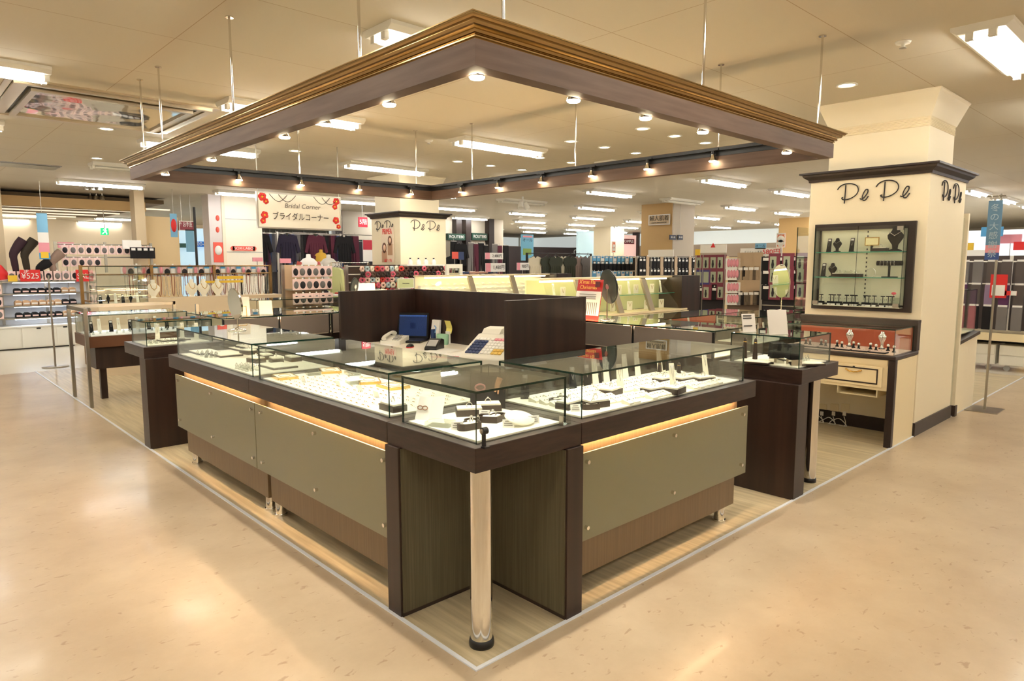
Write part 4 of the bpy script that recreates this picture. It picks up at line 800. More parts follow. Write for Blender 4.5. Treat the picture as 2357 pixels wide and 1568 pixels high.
# far walls and shopfronts
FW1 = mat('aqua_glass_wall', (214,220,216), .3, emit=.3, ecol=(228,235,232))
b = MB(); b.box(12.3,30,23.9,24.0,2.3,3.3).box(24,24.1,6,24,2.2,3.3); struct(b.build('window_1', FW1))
b = MB()
for k in range(12): b.box(12.5+k*1.5,12.58+k*1.5,23.85,23.9,0,3.3)
struct(b.build('trim_2', STEEL))
struct(MB().box(12.3,30,24.0,24.2,0,2.3).box(24.1,24.3,6,24,0,2.2).build('wall_back', mat('dim_shop_wall', (188,170,150), .7)))
struct(MB().box(14.5,23.5,20.0,20.1,0,2.15).build('wall_back', mat('checkout_wall', (62,50,48), .5)))
p = on(1340,581,'y',19.99); t = thing('checkout_sign', 'white CASHIER lettering on the dark checkout wall', 'sign', (p.x,19.98,p.z)); text('CASHIER', (p.x,19.985,p.z), (1,0,0), (0,0,1), .32, WHITEP, t, 'lettering', .01)
# shop with ROUTE80 signs
struct(MB().box(7.3,12.9,14.0,14.2,0,ZC).build('wall_back', mat('shop_white', (218,208,190), .6)))
for k, u in enumerate((800-24, 1052, 1074, 1127)): p = on(u+0, 540, 'y', 13.9); struct(MB().box(p.x-.1,p.x+.1,13.8,14.0,0,ZC).build('trim_%d' % (3+k), DARKFRAME))
for k, (u0,v0,u1,v1,l) in enumerate([(1030,538,1070,553,'left of the two right of the cream pillar'),(1086,537,1121,553,'right of the cream pillar, farther right'),(802,552,838,565,'below the bridal banner, right one'),(762,550,786,564,'below the bridal banner, left one')]):
    r = rect(u0,v0,u1,v1,'y',13.8); t, _ = board('shop_sign', 'dark green ROUTE80 sign '+l, 'sign', r, 'y', 13.78, GREEN, .21, 'green shop signs'); face_text(t, 'ROUTE80', r, 'y', 13.78, WHITEP, (r[3]-r[2])*.62, .5, .5, (r[1]-r[0])*.84)
# generic goods -----------------------------------------------------------
def garment(w=.42, h=.6, sl=.3, m=GREYL, dep=.05, hanger=True, flare=1.0):
    out = [(-w*.14,0),(-w*.5,-h*.07),(-w*.5-sl*.25,-h*.1-sl),(-w*.5-sl*.02,-h*.14-sl),(-w*.4,-h*.32),(-w*.42*flare,-h),(w*.42*flare,-h),(w*.4,-h*.32),(w*.5+sl*.02,-h*.14-sl),(w*.5+sl*.25,-h*.1-sl),(w*.5,-h*.07),(w*.14,0),(w*.06,-h*.05),(-w*.06,-h*.05)]
    b = MB(); b.prism([(x, -dep/2, z) for x, z in out], (0, dep, 0))
    for k in range(5): x = -w*.34+w*.17*k; b.tube([(x*.8,-dep/2,-h*.3),(x,-dep/2-.004,-h*.65),(x*flare,-dep/2,-h)], .009, n=5)
    pr = [('garment', b, m)]
    if hanger: pr.append(('hanger', MB().tube([(-w*.4,0,-.04),(0,0,.03),(w*.4,0,-.04)], .005, n=5).tube([(0,0,.03),(0,0,.07),(.02,0,.085),(.03,0,.07)], .003, n=5), BLACKM))
    return pr
def pack(w, h, body, oval=None, tagm=None):
    pr = [('card', MB().box(-w/2,w/2,-.006,.006,0,h), body)]
    if oval: pr.append(('window', MB().lathe([(0,0),(w*.36,0),(w*.36,.003),(0,.003)], (0,-.006,h*.45), 18, rot=(PI/2,0,0), sq=(1,h*.34/(w*.36))), oval))
    if tagm: pr.append(('tag', MB().box(-w*.3,w*.3,-.009,-.006,h*.72,h*.92), tagm))
    pr.append(('hook_tab', MB().box(-.012,.012,-.002,.002,h,h+.02), WHITEP)); return pr
pinkc = mat('blush_card', (246,214,210), .6); dk = mat('dark_knit', (44,42,46), .85); grk = mat('grey_knit', (120,116,114), .85); blk_k = mat('black_knit', (24,22,24), .9)
kSockP = K('sock_pack', 'sock pack', 'sock packs with round windows', pack(.105,.15,pinkc,dk))
kSockG = K('sock_pack', 'sock pack', 'sock packs with round windows', pack(.105,.15,pinkc,grk))
kSockK = K('black_sock_bundle', 'socks', 'black sock bundles on the lit shelves', [('bundle', MB().prism([(-.05,0,0),(.05,0,0),(.045,0,.07),(.02,0,.085),(-.03,0,.085),(-.048,0,.06)], (0,.12,0)), blk_k), ('band', MB().box(-.04,.04,-.004,0,.02,.045), pinkc)])
kSockT = K('tan_sock_bundle', 'socks', 'tan sock bundles on the lit shelves', [('bundle', MB().prism([(-.05,0,0),(.05,0,0),(.045,0,.07),(.02,0,.085),(-.03,0,.085),(-.048,0,.06)], (0,.12,0)), mat('tan_knit', (196,160,124), .85)), ('band', MB().box(-.04,.04,-.004,0,.02,.045), WHITEP)])
kBlueP = K('stocking_pack', 'stocking pack', 'blue and white stocking packs', pack(.12,.17,mat('pack_blue', (110,180,220), .5),None,WHITEP))
kWhiteP = K('stocking_pack', 'stocking pack', 'blue and white stocking packs', pack(.12,.17,WHITEP,None,BLUE))
kPurP = K('tights_pack', 'tights pack', 'wine-coloured tights packs', [('card', MB().box(-.08,.08,-.01,.01,0,.24), mat('wine_card', (130,50,70), .5)), ('picture', MB().box(-.06,.03,-.013,-.01,.03,.2), mat('pack_photo', (178,186,160), .5)), ('figure', MB().lathe([(.012,0),(.02,.05),(.012,.09),(.014,.11),(0,.12)],(-.02,-.013,.04),8,sq=(1,.15)), dk)])
kInd = K('tights_pack', 'tights pack', 'indigo tights packs', [('card', MB().box(-.08,.08,-.01,.01,0,.24), mat('indigo_card', (62,58,128), .5)), ('picture', MB().box(-.06,.03,-.013,-.01,.03,.2), mat('pack_photo', (178,186,160), .5))])
kBlk = K('black_stocking_pack', 'stocking pack', 'black stocking packs', pack(.11,.2,blk_k,None,WHITEP)); kBei = K('beige_stocking_pack', 'stocking pack', 'beige stocking packs', pack(.1,.24,mat('beige_pack', (190,164,132), .5),None,None))
kStr = K('striped_slipper_pack', 'slipper pack', 'pink and white slipper packs', [('card', MB().box(-.05,.05,-.006,.006,0,.16), WHITEP), ('insole', MB().lathe([(0,0),(.032,0),(.032,.004),(0,.004)],(0,-.006,.09),14,rot=(PI/2,0,0),sq=(.8,1.9)), PINK)])
def shelf_row(proto_list, ax, val, u0, u1, v, n, lab, place, jit=0, vtop=None):
    rz = 0 if ax == 'y' else -side
    for k in range(n):
        p = on(u0+(u1-u0)*(k+.5)/n, v, ax, val); pr = proto_list[k % len(proto_list)]
        nm = pr.name.split('.')[0].replace('_', ' ')
        put(pr, (p.x, p.y, p.z), rz+R.uniform(-jit, jit), '%s %s, %s from the left %s' % (lab, nm, ORD[k], place))
def rack(lab, r, ax, val, m, posts=2, shelves=(), dep=.3, name='display_rack', back=None, bars=()):
    lo, hi, z0, z1 = r; c = ((lo+hi)/2, val+dep/2, z0) if ax == 'y' else (val+dep/2, (lo+hi)/2, z0); t = thing(name, lab, 'display rack', c)
    T = (lambda l, d, z: (l, val+d, z)) if ax == 'y' else (lambda l, d, z: (val+d, l, z))
    for k in range(posts):
        l = lo+(hi-lo)*k/(posts-1); MB(T).box(l-.02, l+.02, dep-.04, dep, z0, z1).build('post', m, t)
    for z in shelves: MB(T).box(lo+.02, hi-.02, .0, dep-.04, z-.02, z).build('shelf', m, t)
    for z in bars: MB(T).cyl((lo, dep-.03, z), (hi, dep-.03, z), .01, n=8).build('bar', m, t)
    if back: MB(T).box(lo+.02, hi-.02, dep-.03, dep-.01, z0, z1).build('back_board', back, t)
    return t
# ---- sock corner, far left
y = 11.9
r0 = rect(0,640,205,752,'y',y); 
t = thing('drawer_unit', 'white low drawer unit along the left wall of socks', 'drawers', (.3,12.1,0))
MB().box(-.75,1.0,y,y+.45,.02,.36).build('body', WHITEM, t); MB().box(-.76,1.02,y-.02,y+.46,.36,.385).build('top', WHITEP, t); MB().box(-.72,.98,y+.03,y+.42,0,.02).build('plinth', BLACKM, t)
for x0_, x1_ in ((-.7,.23),(.25,.71),(.73,.98)):
    f = MB().box(x0_,x1_,y-.012,y,.03,.35).build('drawer', WHITEM, t); MB().box((x0_+x1_)/2-.03,(x0_+x1_)/2+.03,y-.014,y-.011,.325,.35).build('finger_slot', BLACKM, f)
rk = rack('steel rack of socks with bright lit shelves at far left', (-.55,1.3,.385,1.25), 'y', y, STEEL, 4, (.52,.72,.92,1.12), .42, 'sock_rack', mat('rack_back', (230,230,232), .5))
for z in (.49,.69,.89,1.09):
    MB().box(.18,1.05,y+.02,y+.04,z-.0,z+.006).build('shelf_light', TUBEC, rk)
for k, z in enumerate((.52,.72,.92)):
    for i in range(8):
        pr = kSockK if (i < 6) == (k != 1) else kSockT
        put(pr, (.24+.11*i, y+.03, z), 0, '%s on lit shelf, %s from left, %s shelf up' % (pr.name.split('.')[0].replace('_',' '), ORD[i], ORD[k]))
    for i in range(4): put([kSockP,kSockG][(i+k) % 2], (-.45+.125*i+.05, y-.01, z), 0, 'round-windowed sock pack at far left edge, %s from left, %s shelf up' % (ORD[i], ORD[k]))
for i in range(14): put([kSockP,kSockG,kSockG][i % 3], (-.45+.125*i, y-.01, 1.135), 0, 'round-windowed sock pack behind red price cards, %s from left' % ORD[i])
rk2 = rack('upper grid of sock packs beside the stocking legs', (.82,2.3,1.25,1.78), 'y', y+.08, STEEL, 3, (), .05, 'sock_rack', None, (1.52,1.74))
for i in range(12): put([kSockP,kSockP,kSockG,kSockG][(i*7) % 4], (.95+.118*i, y+.08, 1.57), 0, 'round-windowed sock pack in top row, %s from left' % ORD[i])
for i in range(5): put([kSockP,kSockG][i % 2], (.95+.118*i, y+.08, 1.36), 0, 'round-windowed sock pack in second row, %s from left' % ORD[i])
for i in range(4): put(kBlk, (1.98+.1*i, y+.0, 1.5), 0, 'black stocking pack with pink tag right of the sock packs, %s one' % ORD[i])
r = rect(282,553,325,573,'y',y); board('blank_sign', 'blank white board above the black stocking packs', 'sign', r, 'y', y, WHITEP)
for k, (u0,v0,u1,v1,tx,m,l) in enumerate([(46,621,93,648,'¥525',RED,'red price card reading 525 yen on sock rack'),(175,621,214,648,'SALE',RED,'red SALE card beside the glass cabinet'),(18,634,40,648,'',YEL,'yellow card left of the red price card')]):
    r = rect(u0,v0,u1,v1,'y',y-.05); t, _ = board('price_card', l, 'sign', r, 'y', y-.05, m, .01)
    if tx: face_text(t, tx, r, 'y', y-.05, WHITEP, .13, .5, .45, (r[1]-r[0])*.85)
    if k == 0: face_text(t, '3P', r, 'y', y-.05, WHITEP, .07, .3, .85)
r = rect(133,558,170,571,'y',y+.3); t, _ = board('pink_sign', 'pink sign with white text above the grey stocking leg', 'sign', r, 'y', y+.3, PINK); face_text(t, '靴下くつした', r, 'y', y+.3, WHITEP, .06, .5, .5, (r[1]-r[0])*.8); MB().cyl(((r[0]+r[1])/2,y+.33,0),((r[0]+r[1])/2,y+.33,r[2]+.02),.006,n=6).build('stem', STEEL, t)
for k, (u, v, m, h, l) in enumerate([(36,608,mat('plum_knit', (52,28,40), .8),.66,'plum stocking display leg at far left'),(62,608,mat('brown_knit', (56,48,36), .8),.66,'brown stocking display leg beside plum one'),(93,600,blk_k,.3,'short black stocking foot behind blue banner'),(124,622,mat('taupe_knit', (150,126,112), .8),.46,'taupe stocking display leg')]):
    p = on(u, v, 'y', y+.05); t = thing('stocking_display', l, 'display leg', (p.x,p.y,1.14))
    s_ = h/.66; MB().tube(spline([(p.x,p.y,1.14),(p.x,p.y,1.14+.12),(p.x-.015,p.y,1.14+.3*s_),(p.x-.02,p.y,1.14+.42*s_),(p.x+.05,p.y,1.14+.55*s_),(p.x+.13,p.y,1.14+.66*s_)],3), [.035]*3+[.04,.045,.05]+[.05,.05,.055]+[.06,.065,.07]+[.075,.08,.08]+[.08], n=12).build('stocking', m, t); MB().cyl((p.x,p.y,1.12),(p.x,p.y,1.15),.06,n=16).build('base', STEEL, t)
t = thing('red_gift_bag', 'red cloth bundle with white tie at far left edge', 'bag', (0,y+.0,1.14)); MB().lathe([(.05,0),(.15,.02),(.16,.12),(.08,.24),(.03,.27),(.06,.31),(0,.32)],(-.02,y+.02,1.14),14,sq=(1,.7)).build('bag', RED, t); MB().lathe([(.035,.255),(.045,.27),(.035,.285)],(-.02,y+.02,1.14),12).build('tie', WHITEP, t)
r = (-.12,.22,1.14,1.22)
def banner(lab, u0, v0, u1, v1, ax, val, tilt=0, segs=None, txt=None, pole=None, tb=None):
    lo, hi, z0, z1 = rect(u0,v0,u1,v1,ax,val); c = ((lo+hi)/2,val,z0) if ax == 'y' else (val,(lo+hi)/2,z0); t = thing('hanging_banner', lab, 'banner', c)
    for (a, b_, m) in segs:
        za, zb = z0+(z1-z0)*a, z0+(z1-z0)*b_; (MB().box(lo,hi,val,val+.006,za,zb) if ax == 'y' else MB().box(val,val+.006,lo,hi,za,zb)).build('cloth', m, t)
    if txt:
        for k, ch in enumerate(txt): face_text(t, ch, (lo,hi,z0,z1), ax, val, tb or WHITEP, (hi-lo)*.5, .5, .9-.085*k)
    (MB().cyl((lo,val,z1),(hi,val,z1),.008,n=8) if ax == 'y' else MB().cyl((val,lo,z1),(val,hi,z1),.008,n=8)).build('rod', STEEL, t)
    return t, (lo,hi,z0,z1)
LB = mat('banner_blue', (128,186,222), .6)
t, r = banner('tall pale blue and pink banner above the sock shelves', 87,490,112,597,'y',y-.15,0,[(0,.14,BLUE),(.14,.36,PINK),(.36,.58,WHITEP),(.58,1,LB)]); MB().cyl(((r[0]+r[1])/2,y-.147,r[3]),((r[0]+r[1])/2,y-.147,ZC),.004,n=6).build('cord', STEEL, t)
MB().box(r[0]+.02,r[1]-.02,y-.154,y-.15,r[2]+.02,r[2]+.12).build('print', YEL, t)
# exit sign
r = rect(233,525,250,541,'y',14.5); t, _ = board('exit_sign', 'green emergency exit sign with running figure hanging at left', 'sign', r, 'y', 14.5, mat('exit_green', (20,150,90), .4, emit=1.2, ecol=(20,170,100)), .08); cx = (r[0]+r[1])/2; cz_ = (r[2]+r[3])/2
MB().lathe([(0,0),(.018,0),(.018,.004),(0,.004)],(cx+.01,14.497,cz_+.055),10,rot=(PI/2,0,0)).tube([(cx+.01,14.496,cz_+.04),(cx,14.496,cz_),(cx+.03,14.496,cz_-.03),(cx+.03,14.496,cz_-.06)],.009,n=5).tube([(cx,14.496,cz_),(cx-.03,14.496,cz_-.03),(cx-.05,14.496,cz_-.05)],.009,n=5).tube([(cx-.035,14.496,cz_+.03),(cx,14.496,cz_+.025),(cx+.035,14.496,cz_+.01)],.008,n=5).build('running_figure', mat('white_lit', (240,255,245), .4, emit=2), t); MB().cyl((cx,14.54,r[3]),(cx,14.54,ZC),.008,n=6).build('stem', STEEL, t)
# soffit with lit slats above the left department
b = MB(); b.box(-2.0,2.6,13.3,13.5,2.44,2.62); struct(b.build('trim_8', BEIGE2))
for k in range(6):
    yy = 13.8+.95*k; o_ = MB().box(-3,3.2-.25*k,yy,yy+.07,2.52,2.545).build('soffit_slat', mat('slat_lit', (240,232,210), .5, emit=.55, ecol=(255,240,210))); tag(o_, 'long pale lit slat in the left soffit, %s from the front' % ORD[k], 'ceiling slat', 'lit slats in the left soffit'); 
struct(MB().box(-3,3.0,13.5,19.2,2.62,2.70).build('ceiling', mat('soffit_brown', (120,98,66), .6)))
# sox kiosk wall
t = thing('shop_kiosk_wall', 'white sock shop wall with rounded red label', 'wall unit', (3.9,12.15,0))
MB().box(3.66,4.40,12.0,12.3,0,ZC).build('panel', mat('kiosk_white', (240,232,214), .5), t); MB().box(3.36,3.6,12.0,12.35,0,ZC).build('side_panel', mat('kiosk_grey', (214,206,204), .5), t); MB().box(3.60,3.66,11.98,12.35,0,ZC).build('frame', BEIGE, t)
for z in (2.28,1.63): MB().box(3.66,4.40,11.995,12.0,z,z+.012).build('seam', GREYL, t)
r = rect(532,567,590,577,'y',11.98); b = MB(); b.box(r[0]+.03,r[1]-.03,11.98,12.0,r[2],r[3]).cyl((r[0]+.04,11.98,(r[2]+r[3])/2),(r[0]+.04,12.0,(r[2]+r[3])/2),(r[3]-r[2])/2,n=16).cyl((r[1]-.04,11.98,(r[2]+r[3])/2),(r[1]-.04,12.0,(r[2]+r[3])/2),(r[3]-r[2])/2,n=16); b.build('label_plate', mat('coral', (236,96,80), .5), t); face_text(t, 'SOX·LABO', r, 'y', 11.98, WHITEP, .075, .5, .5, (r[1]-r[0])*.75)
for v in (502, 529): p = on(501, v, 'y', 11.99); MB().lathe([(0,0),(.035,0),(.035,.006),(0,.006)],(p.x,11.998,p.z),18,rot=(PI/2,0,0),sq=(1,1.6)).build('dot', mat('coral', (236,96,80), .5), t)
p = rect(492,558,514,604,'y',11.99); MB().box(p[0],p[1],11.99,12.0,p[2],p[3]).build('poster', mat('coral', (236,96,80), .5), t); MB().lathe([(0,0),(.07,0),(.07,.004),(0,.004)],((p[0]+p[1])/2,11.99,(p[2]+p[3])/2+.04),18,rot=(PI/2,0,0),sq=(1,1.3)).build('poster_arch', WHITEP, t)
struct(MB().box(2.3,2.95,12.5,12.6,0,2.3).build('wall_left', mat('tan_panel', (222,196,150), .6)))
# bright shop behind
struct(MB().box(on(366,550,'y',17.5).x,on(492,550,'y',17.5).x,17.5,17.6,0,2.35).build('wall_back', mat('bright_shop_glow', (200,225,235), .5, emit=.4, ecol=(190,225,245))))  # the wall itself glows, standing in for the shop's lighting
struct(MB().box(-3,7.3,22.9,23,0,ZC).build('wall_back', mat('warm_shop', (244,226,196), .6)))
for k, (u0,v0,u1,v1,m,tx,l) in enumerate([(372,548,398,562,mat('magenta', (206,40,140), .5, emit=.3),'','magenta shopfront sign beyond the left pillar'),(398,560,440,570,mat('teal_sign', (60,110,100), .5),'','teal shopfront strip beyond the left pillar'),(459,556,482,568,mat('shop_blue', (20,100,180), .5, emit=.3),'00-DX','blue lettered shopfront sign beyond left pillar'),(376,572,388,615,mat('shop_dark', (40,44,60), .5),'','dark door frame of the bright shop'),(1125,577,1200,600,BROWNB,'','')]):
    if not l: continue
    r = rect(u0,v0,u1,v1,'y',17.3); t, _ = board('shopfront_sign', l, 'sign', r, 'y', 17.3, m, .2)
    if tx: face_text(t, tx, r, 'y', 17.3, WHITEP, .14, .5, .5)
r = rect(412,509,447,531,'y',12.4); t, _ = board('direction_sign', 'dark red hanging direction sign with white symbols', 'sign', r, 'y', 12.4, mat('sign_wine', (130,24,44), .4), .05, border=(STEEL,.012)); face_text(t, '↑ お手洗', r, 'y', 12.4, WHITEP, .11, .45, .6, (r[1]-r[0])*.8)
for q in (.2,.8): x = r[0]+(r[1]-r[0])*q; MB().cyl((x,12.42,r[3]),(x,12.42,ZC),.006,n=6).build('rod', STEEL, t)
r = rect(392,492,408,546,'y',11.5); t, _ = board('hanging_leaflet', 'pale blue hanging poster with red centre beyond the glass cases', 'banner', r, 'y', 11.5, LB, .006); MB().lathe([(0,0),(.06,0),(.06,.003),(0,.003)],((r[0]+r[1])/2,11.499,(r[2]+r[3])/2),12,rot=(PI/2,0,0),sq=(.8,2)).build('red_print', RED, t); MB().cyl(((r[0]+r[1])/2,11.5,r[3]),((r[0]+r[1])/2,11.5,ZC),.003,n=5).build('cord', STEEL, t)
r = rect(428,530,447,580,'y',11.0); t, _ = board('hanging_leaflet', 'narrow light blue poster on dark pole beyond the cases', 'banner', r, 'y', 11.0, LB, .006); p = on(453,600,'y',11.0); MB().cyl((p.x,11.0,0),(p.x,11.0,2.4),.022,n=10).build('pole', BLACKM, t); MB().cyl((r[0],11.0,r[3]),(p.x,11.0,r[3]),.01,n=6).build('arm', BLACKM, t)
# ---- bridal corner banner
r = rect(592,447,785,528,'y',5.5); lo,hi,z0,z1 = r
t, _ = board('bridal_sign', 'white framed bridal corner sign with red flowers in the corners', 'sign', r, 'y', 5.5, mat('sign_white', (246,242,230), .12, coat=.6), .03, border=(STEEL,.014))
text('ブライダルコーナー', ((lo+hi)/2,5.49,z0+.13), (1,0,0), (0,0,1), .09, TEXTK, t, 'lettering', .0005, 'CENTER', (hi-lo)*.66)
text('Bridal Corner', ((lo+hi)/2+.02,5.49,z0+.25), (1,0,.0), (.2,0,1), .07, TEXTG, t, 'lettering', .0005, 'CENTER', (hi-lo)*.42)
for (fx, fz, s_) in ((.06,.86,.05),(.1,.74,.035),(.08,.36,.045),(.06,.2,.035),(.94,.86,.045),(.92,.7,.035),(.93,.3,.045),(.96,.12,.03)):
    fx_, fz_ = lo+(hi-lo)*fx, z0+(z1-z0)*fz; b = MB()
    for k in range(5): a = k*2*PI/5+fx*9; b.lathe([(0,0),(s_*.5,0),(s_*.5,.0012),(0,.0012)],(fx_+s_*.45*math.cos(a),5.498-.0004*k,fz_+s_*.45*math.sin(a)),12,rot=(PI/2,0,0))
    f = b.build('flower', mat('flower_red', (230,60,56), .5), t); MB().lathe([(0,0),(s_*.25,0),(s_*.25,.001),(0,.001)],(fx_,5.4945,fz_),10,rot=(PI/2,0,0)).build('flower_centre', YEL, f)
for k in range(2):
    for j in range(2):
        a0 = lo+.14+k*(hi-lo-.48)+.1*j*(1-2*k*0); MB().tube([(a0+.2*q/12,5.4955,z1-.02-.075*math.sin(PI*q/12)) for q in range(13)], .0028, n=5).build('bead_garland', TEXTK, t)
for q in (.02,.98): x = lo+(hi-lo)*q; MB().cyl((x,5.515,z1),(x,5.515,ZC),.004,n=6).build('cord', STEEL, t)
# ---- frame-post table on the left
t = thing('steel_post_table', 'display table with square steel posts and brown wood body at left', 'display case', (.5,6.25,0))
for (x, yy) in ((.0,5.86),(.0,6.63),(1.03,6.63),(1.03,5.86)): MB().box(x+.005,x+.035,yy-.018,yy+.018,0,.975).build('post', STEEL, t)
MB().box(.005,1.06,6.612,6.648,.94,.975).box(.005,.035,5.878,6.612,.94,.975).build('top_rail', STEEL, t)
MB().box(.05,.98,5.92,6.58,.58,.69).build('wood_band', mat('walnut', (92,56,34), .35), t); MB().box(.12,.92,6.05,6.5,.35,.58).build('wood_body', WENGE, t)
MB().box(.2,.26,6.3,6.36,0,.35).box(.7,.76,6.3,6.36,0,.35).build('inner_leg', WENGE, t)
case_glass(t, .06, .97, 5.93, 6.57, TRt, .69, .90, mat('bright_deck', (252,250,246), .6))
MB().cyl((.1,6.5,.885),(.93,6.5,.885),.008,n=8).build('strip_light', TUBEC, t)
for k in range(9): put([kPenB,kPenW][k % 2], (.15+.09*k, 6.3+.08*(k % 2), .697), 0, '%s leaning pendant stand in steel-post table case, %s from left' % (['black','white'][k % 2], ORD[k]))
for k in range(12): put(kRing, (.12+.07*k, 6.08+.04*(k % 3), .697), 0, 'clear ring holder in steel-post table case, %s from left' % ORD[k])
# pole sign stand between
p = on(128,845,'z',0); t = thing('sign_pole', 'thin steel pole on flat base standing by the white tiles at left', 'stand', (p.x,p.y,0)); MB().lathe([(0,0),(.16,0),(.16,.008),(0,.01)],(p.x,p.y,0),20).build('base', STEEL, t); MB().cyl((p.x,p.y,0),(p.x,p.y,1.25),.012,n=8).build('pole', STEEL, t)
# glass cabinets beyond
def glass_cab(lab, x0, x1, y0, y1, z0, z1, sh, base=CREAM, T=TRt, items=0):
    t = thing('glass_cabinet', lab, 'display case', T((x0+x1)/2,(y0+y1)/2,0)); MB(T).box(x0,x1,y0,y1,0,z0).build('base', base, t); case_glass(t, x0, x1, y0, y1, T, z0, z1)
    for z in sh: MB(T).pane(x0+.01,x1-.01,y0+.01,y1-.01,z,z+.007).build('glass_shelf', [GLASS, GEDGE], t)
    return t
glass_cab('tall glass cabinet with dark items at left beyond the post table', .55, 1.12, 7.9, 8.3, .88, 1.375, (1.12,), mat('cab_base', (226,206,176), .5))
for k in range(6): put([kPenB,kBust,kPenW][k % 3], (.62+.085*k, 8.08, .895), 0, 'display stand inside tall left glass cabinet, %s from left' % ORD[k])
rk = rack('long bronze rail frame hung with necklaces behind the left cases', (.65,3.35,.0,1.385), 'y', 9.0, mat('bronze', (150,118,76), .35, 1), 4, (.42,.9), .3, 'necklace_rack', None, (1.37,1.25))
kNeck = K('hanging_necklace', 'necklace', 'necklaces hanging on the bronze rails', [('strand', MB().tube([(-.02,0,0),(-.022,0,-.15),(-.012,0,-.3),(0,0,-.33),(.012,0,-.3),(.022,0,-.15),(.02,0,0)], .0045, n=5), SILVERJ), ('pendant', MB().lathe([(0,-.02),(.014,0),(0,.02)],(0,0,-.345),8), GOLDJ)])
kNeck2 = K('hanging_necklace', 'necklace', 'necklaces hanging on the bronze rails', [('strand', MB().tube([(-.02,0,0),(-.022,0,-.15),(-.012,0,-.3),(0,0,-.33),(.012,0,-.3),(.022,0,-.15),(.02,0,0)], .006, n=5), mat('bead_brown', (150,80,50), .4)), ('pendant', MB().lathe([(0,-.02),(.014,0),(0,.02)],(0,0,-.345),8), GOLDJ)])
for k in range(34): put([kNeck,kNeck2,kNeck][k % 3], (1.2+.063*k, 9.24, 1.25), R.uniform(-.4,.4), 'long necklace hanging on the bronze rail, %s from left' % ORD[k])
for k in range(26): put([kStr,kSockP,kWhiteP][k % 3], (1.2+.082*k, 9.31, 1.22-.001*k), 0, 'small hanging accessory pack behind the necklaces, %s from left' % ORD[k])
wb = [('bust', MB().lathe([(.05,0),(.03,.012),(.035,.03),(.085,.1),(.09,.15),(.05,.19),(.028,.21),(.028,.25),(0,.255)],n=18,sq=(1,.55)), SATIN), ('necklace', MB().tube([(-.045,-.03,.2),(-.03,-.052,.14),(0,-.056,.11),(.03,-.052,.14),(.045,-.03,.2)], .004, n=5), GOLDJ)]
kWB = K('white_bust', 'necklace bust', 'white necklace busts behind the left cases', wb)
for k, u in enumerate((354,442,470,502)): p = on(u, 690, 'y', 8.6); put(kWB, (p.x, 8.6, .93), 0, 'white necklace bust behind the left cases, %s from left' % ORD[k])
blk('display_plinth', 'cream low plinth carrying the white necklace busts', 'plinth', 1.0, 3.2, 8.45, 8.8, 0, .93, mat('cab_base', (226,206,176), .5))
for k, (u0, v0, u1, v1) in enumerate([(462,646,560,651),(500,636,560,642)]): r = rect(u0,v0,u1,v1,'y',8.7); t = blk('yellow_bar', 'yellow shelf-edge bar behind busts, %s' % ['lower one','upper one'][k], 'shelf edge', r[0], r[1], 8.7, 8.72, r[2], r[3], YEL); MB().box(r[1]-.03,r[1]-.01,8.72,8.74,.93,r[3]).box(r[0]+.01,r[0]+.03,8.72,8.74,.93,r[3]).build('bracket', STEEL, t)
# left long island of cases between (lit white)
glass_cab('long white-lit glass case behind the left cases', .9, 2.5, 5.3, 5.75, .72, .90, (), WENGE); glass_cab('second white-lit glass case behind left cases, farther right', 2.0, 3.25, 6.6, 7.1, .72, .95, (), CREAM)
# ---- sock frame (grey posts) left of the pillar
rk = rack('grey trapezoid frame rack of sock packs left of the cream pillar', (2.75,3.35,.0,1.385), 'y', 7.2, STEEL, 3, (.55,.8,1.05), .3, 'sock_rack', mat('shelf_back', (214,184,150), .6))
for j, z in enumerate((1.22,1.04,.84)):
    for i in range(6): put([kSockP,kSockG][(i+j) % 2], (2.8+.1*i, 7.18, z), R.uniform(-.3,.3), 'round-windowed sock pack on grey frame rack, %s from left, %s row down' % (ORD[i], ORD[j]))
# ---- clothing: mannequins and rack under the banner
def mannequin(lab, x, y, z0, m, m2, rz=0, h=1.0):
    t = thing('mannequin', lab, 'mannequin', (x, y, 0), rz)
    MB().lathe([(.13,z0-.02),(.15,z0),(.12,z0+.18),(.11,z0+.24),(.15,z0+.36),(.17,z0+.47),(.1,z0+.54),(.045,z0+.56),(.04,z0+.62),(0,z0+.625)],n=20,sq=(1,.62)).build('torso', m, t, False)
    for s_ in (-1,1): MB().tube([(s_*.16,0,z0+.48),(s_*.21,0,z0+.34),(s_*.2,-.03,z0+.12),(s_*.18,-.05,z0+.04)], [.05,.045,.035,.028], n=10).build('sleeve', m2, t, False)
    MB().cyl((0,0,0),(0,0,z0),.015,n=8).lathe([(0,0),(.16,0),(.16,.01),(0,.014)]).build('stand', STEEL, t, False); return t
mannequin('mannequin in white hooded top with red inside, under the bridal sign', 4.2, 9.6, .95, WHITEP, mat('rust_knit', (196,90,84), .8)); mannequin('mannequin in pale grey top beside the red-sleeved one', 4.75, 9.9, .95, mat('pale_knit', (214,210,200), .8), mat('pale_knit', (214,210,200), .8)); mannequin('mannequin in dark green jacket behind the clothes rack', 7.7, 12.4, 1.1, mat('green_coat', (26,66,50), .8), mat('green_coat', (26,66,50), .8))
mannequin('mannequin in yellow scarf top near the dark wall', 6.0, 12.6, 1.1, mat('mustard', (214,170,60), .8), mat('wine_knit', (90,30,50), .8))
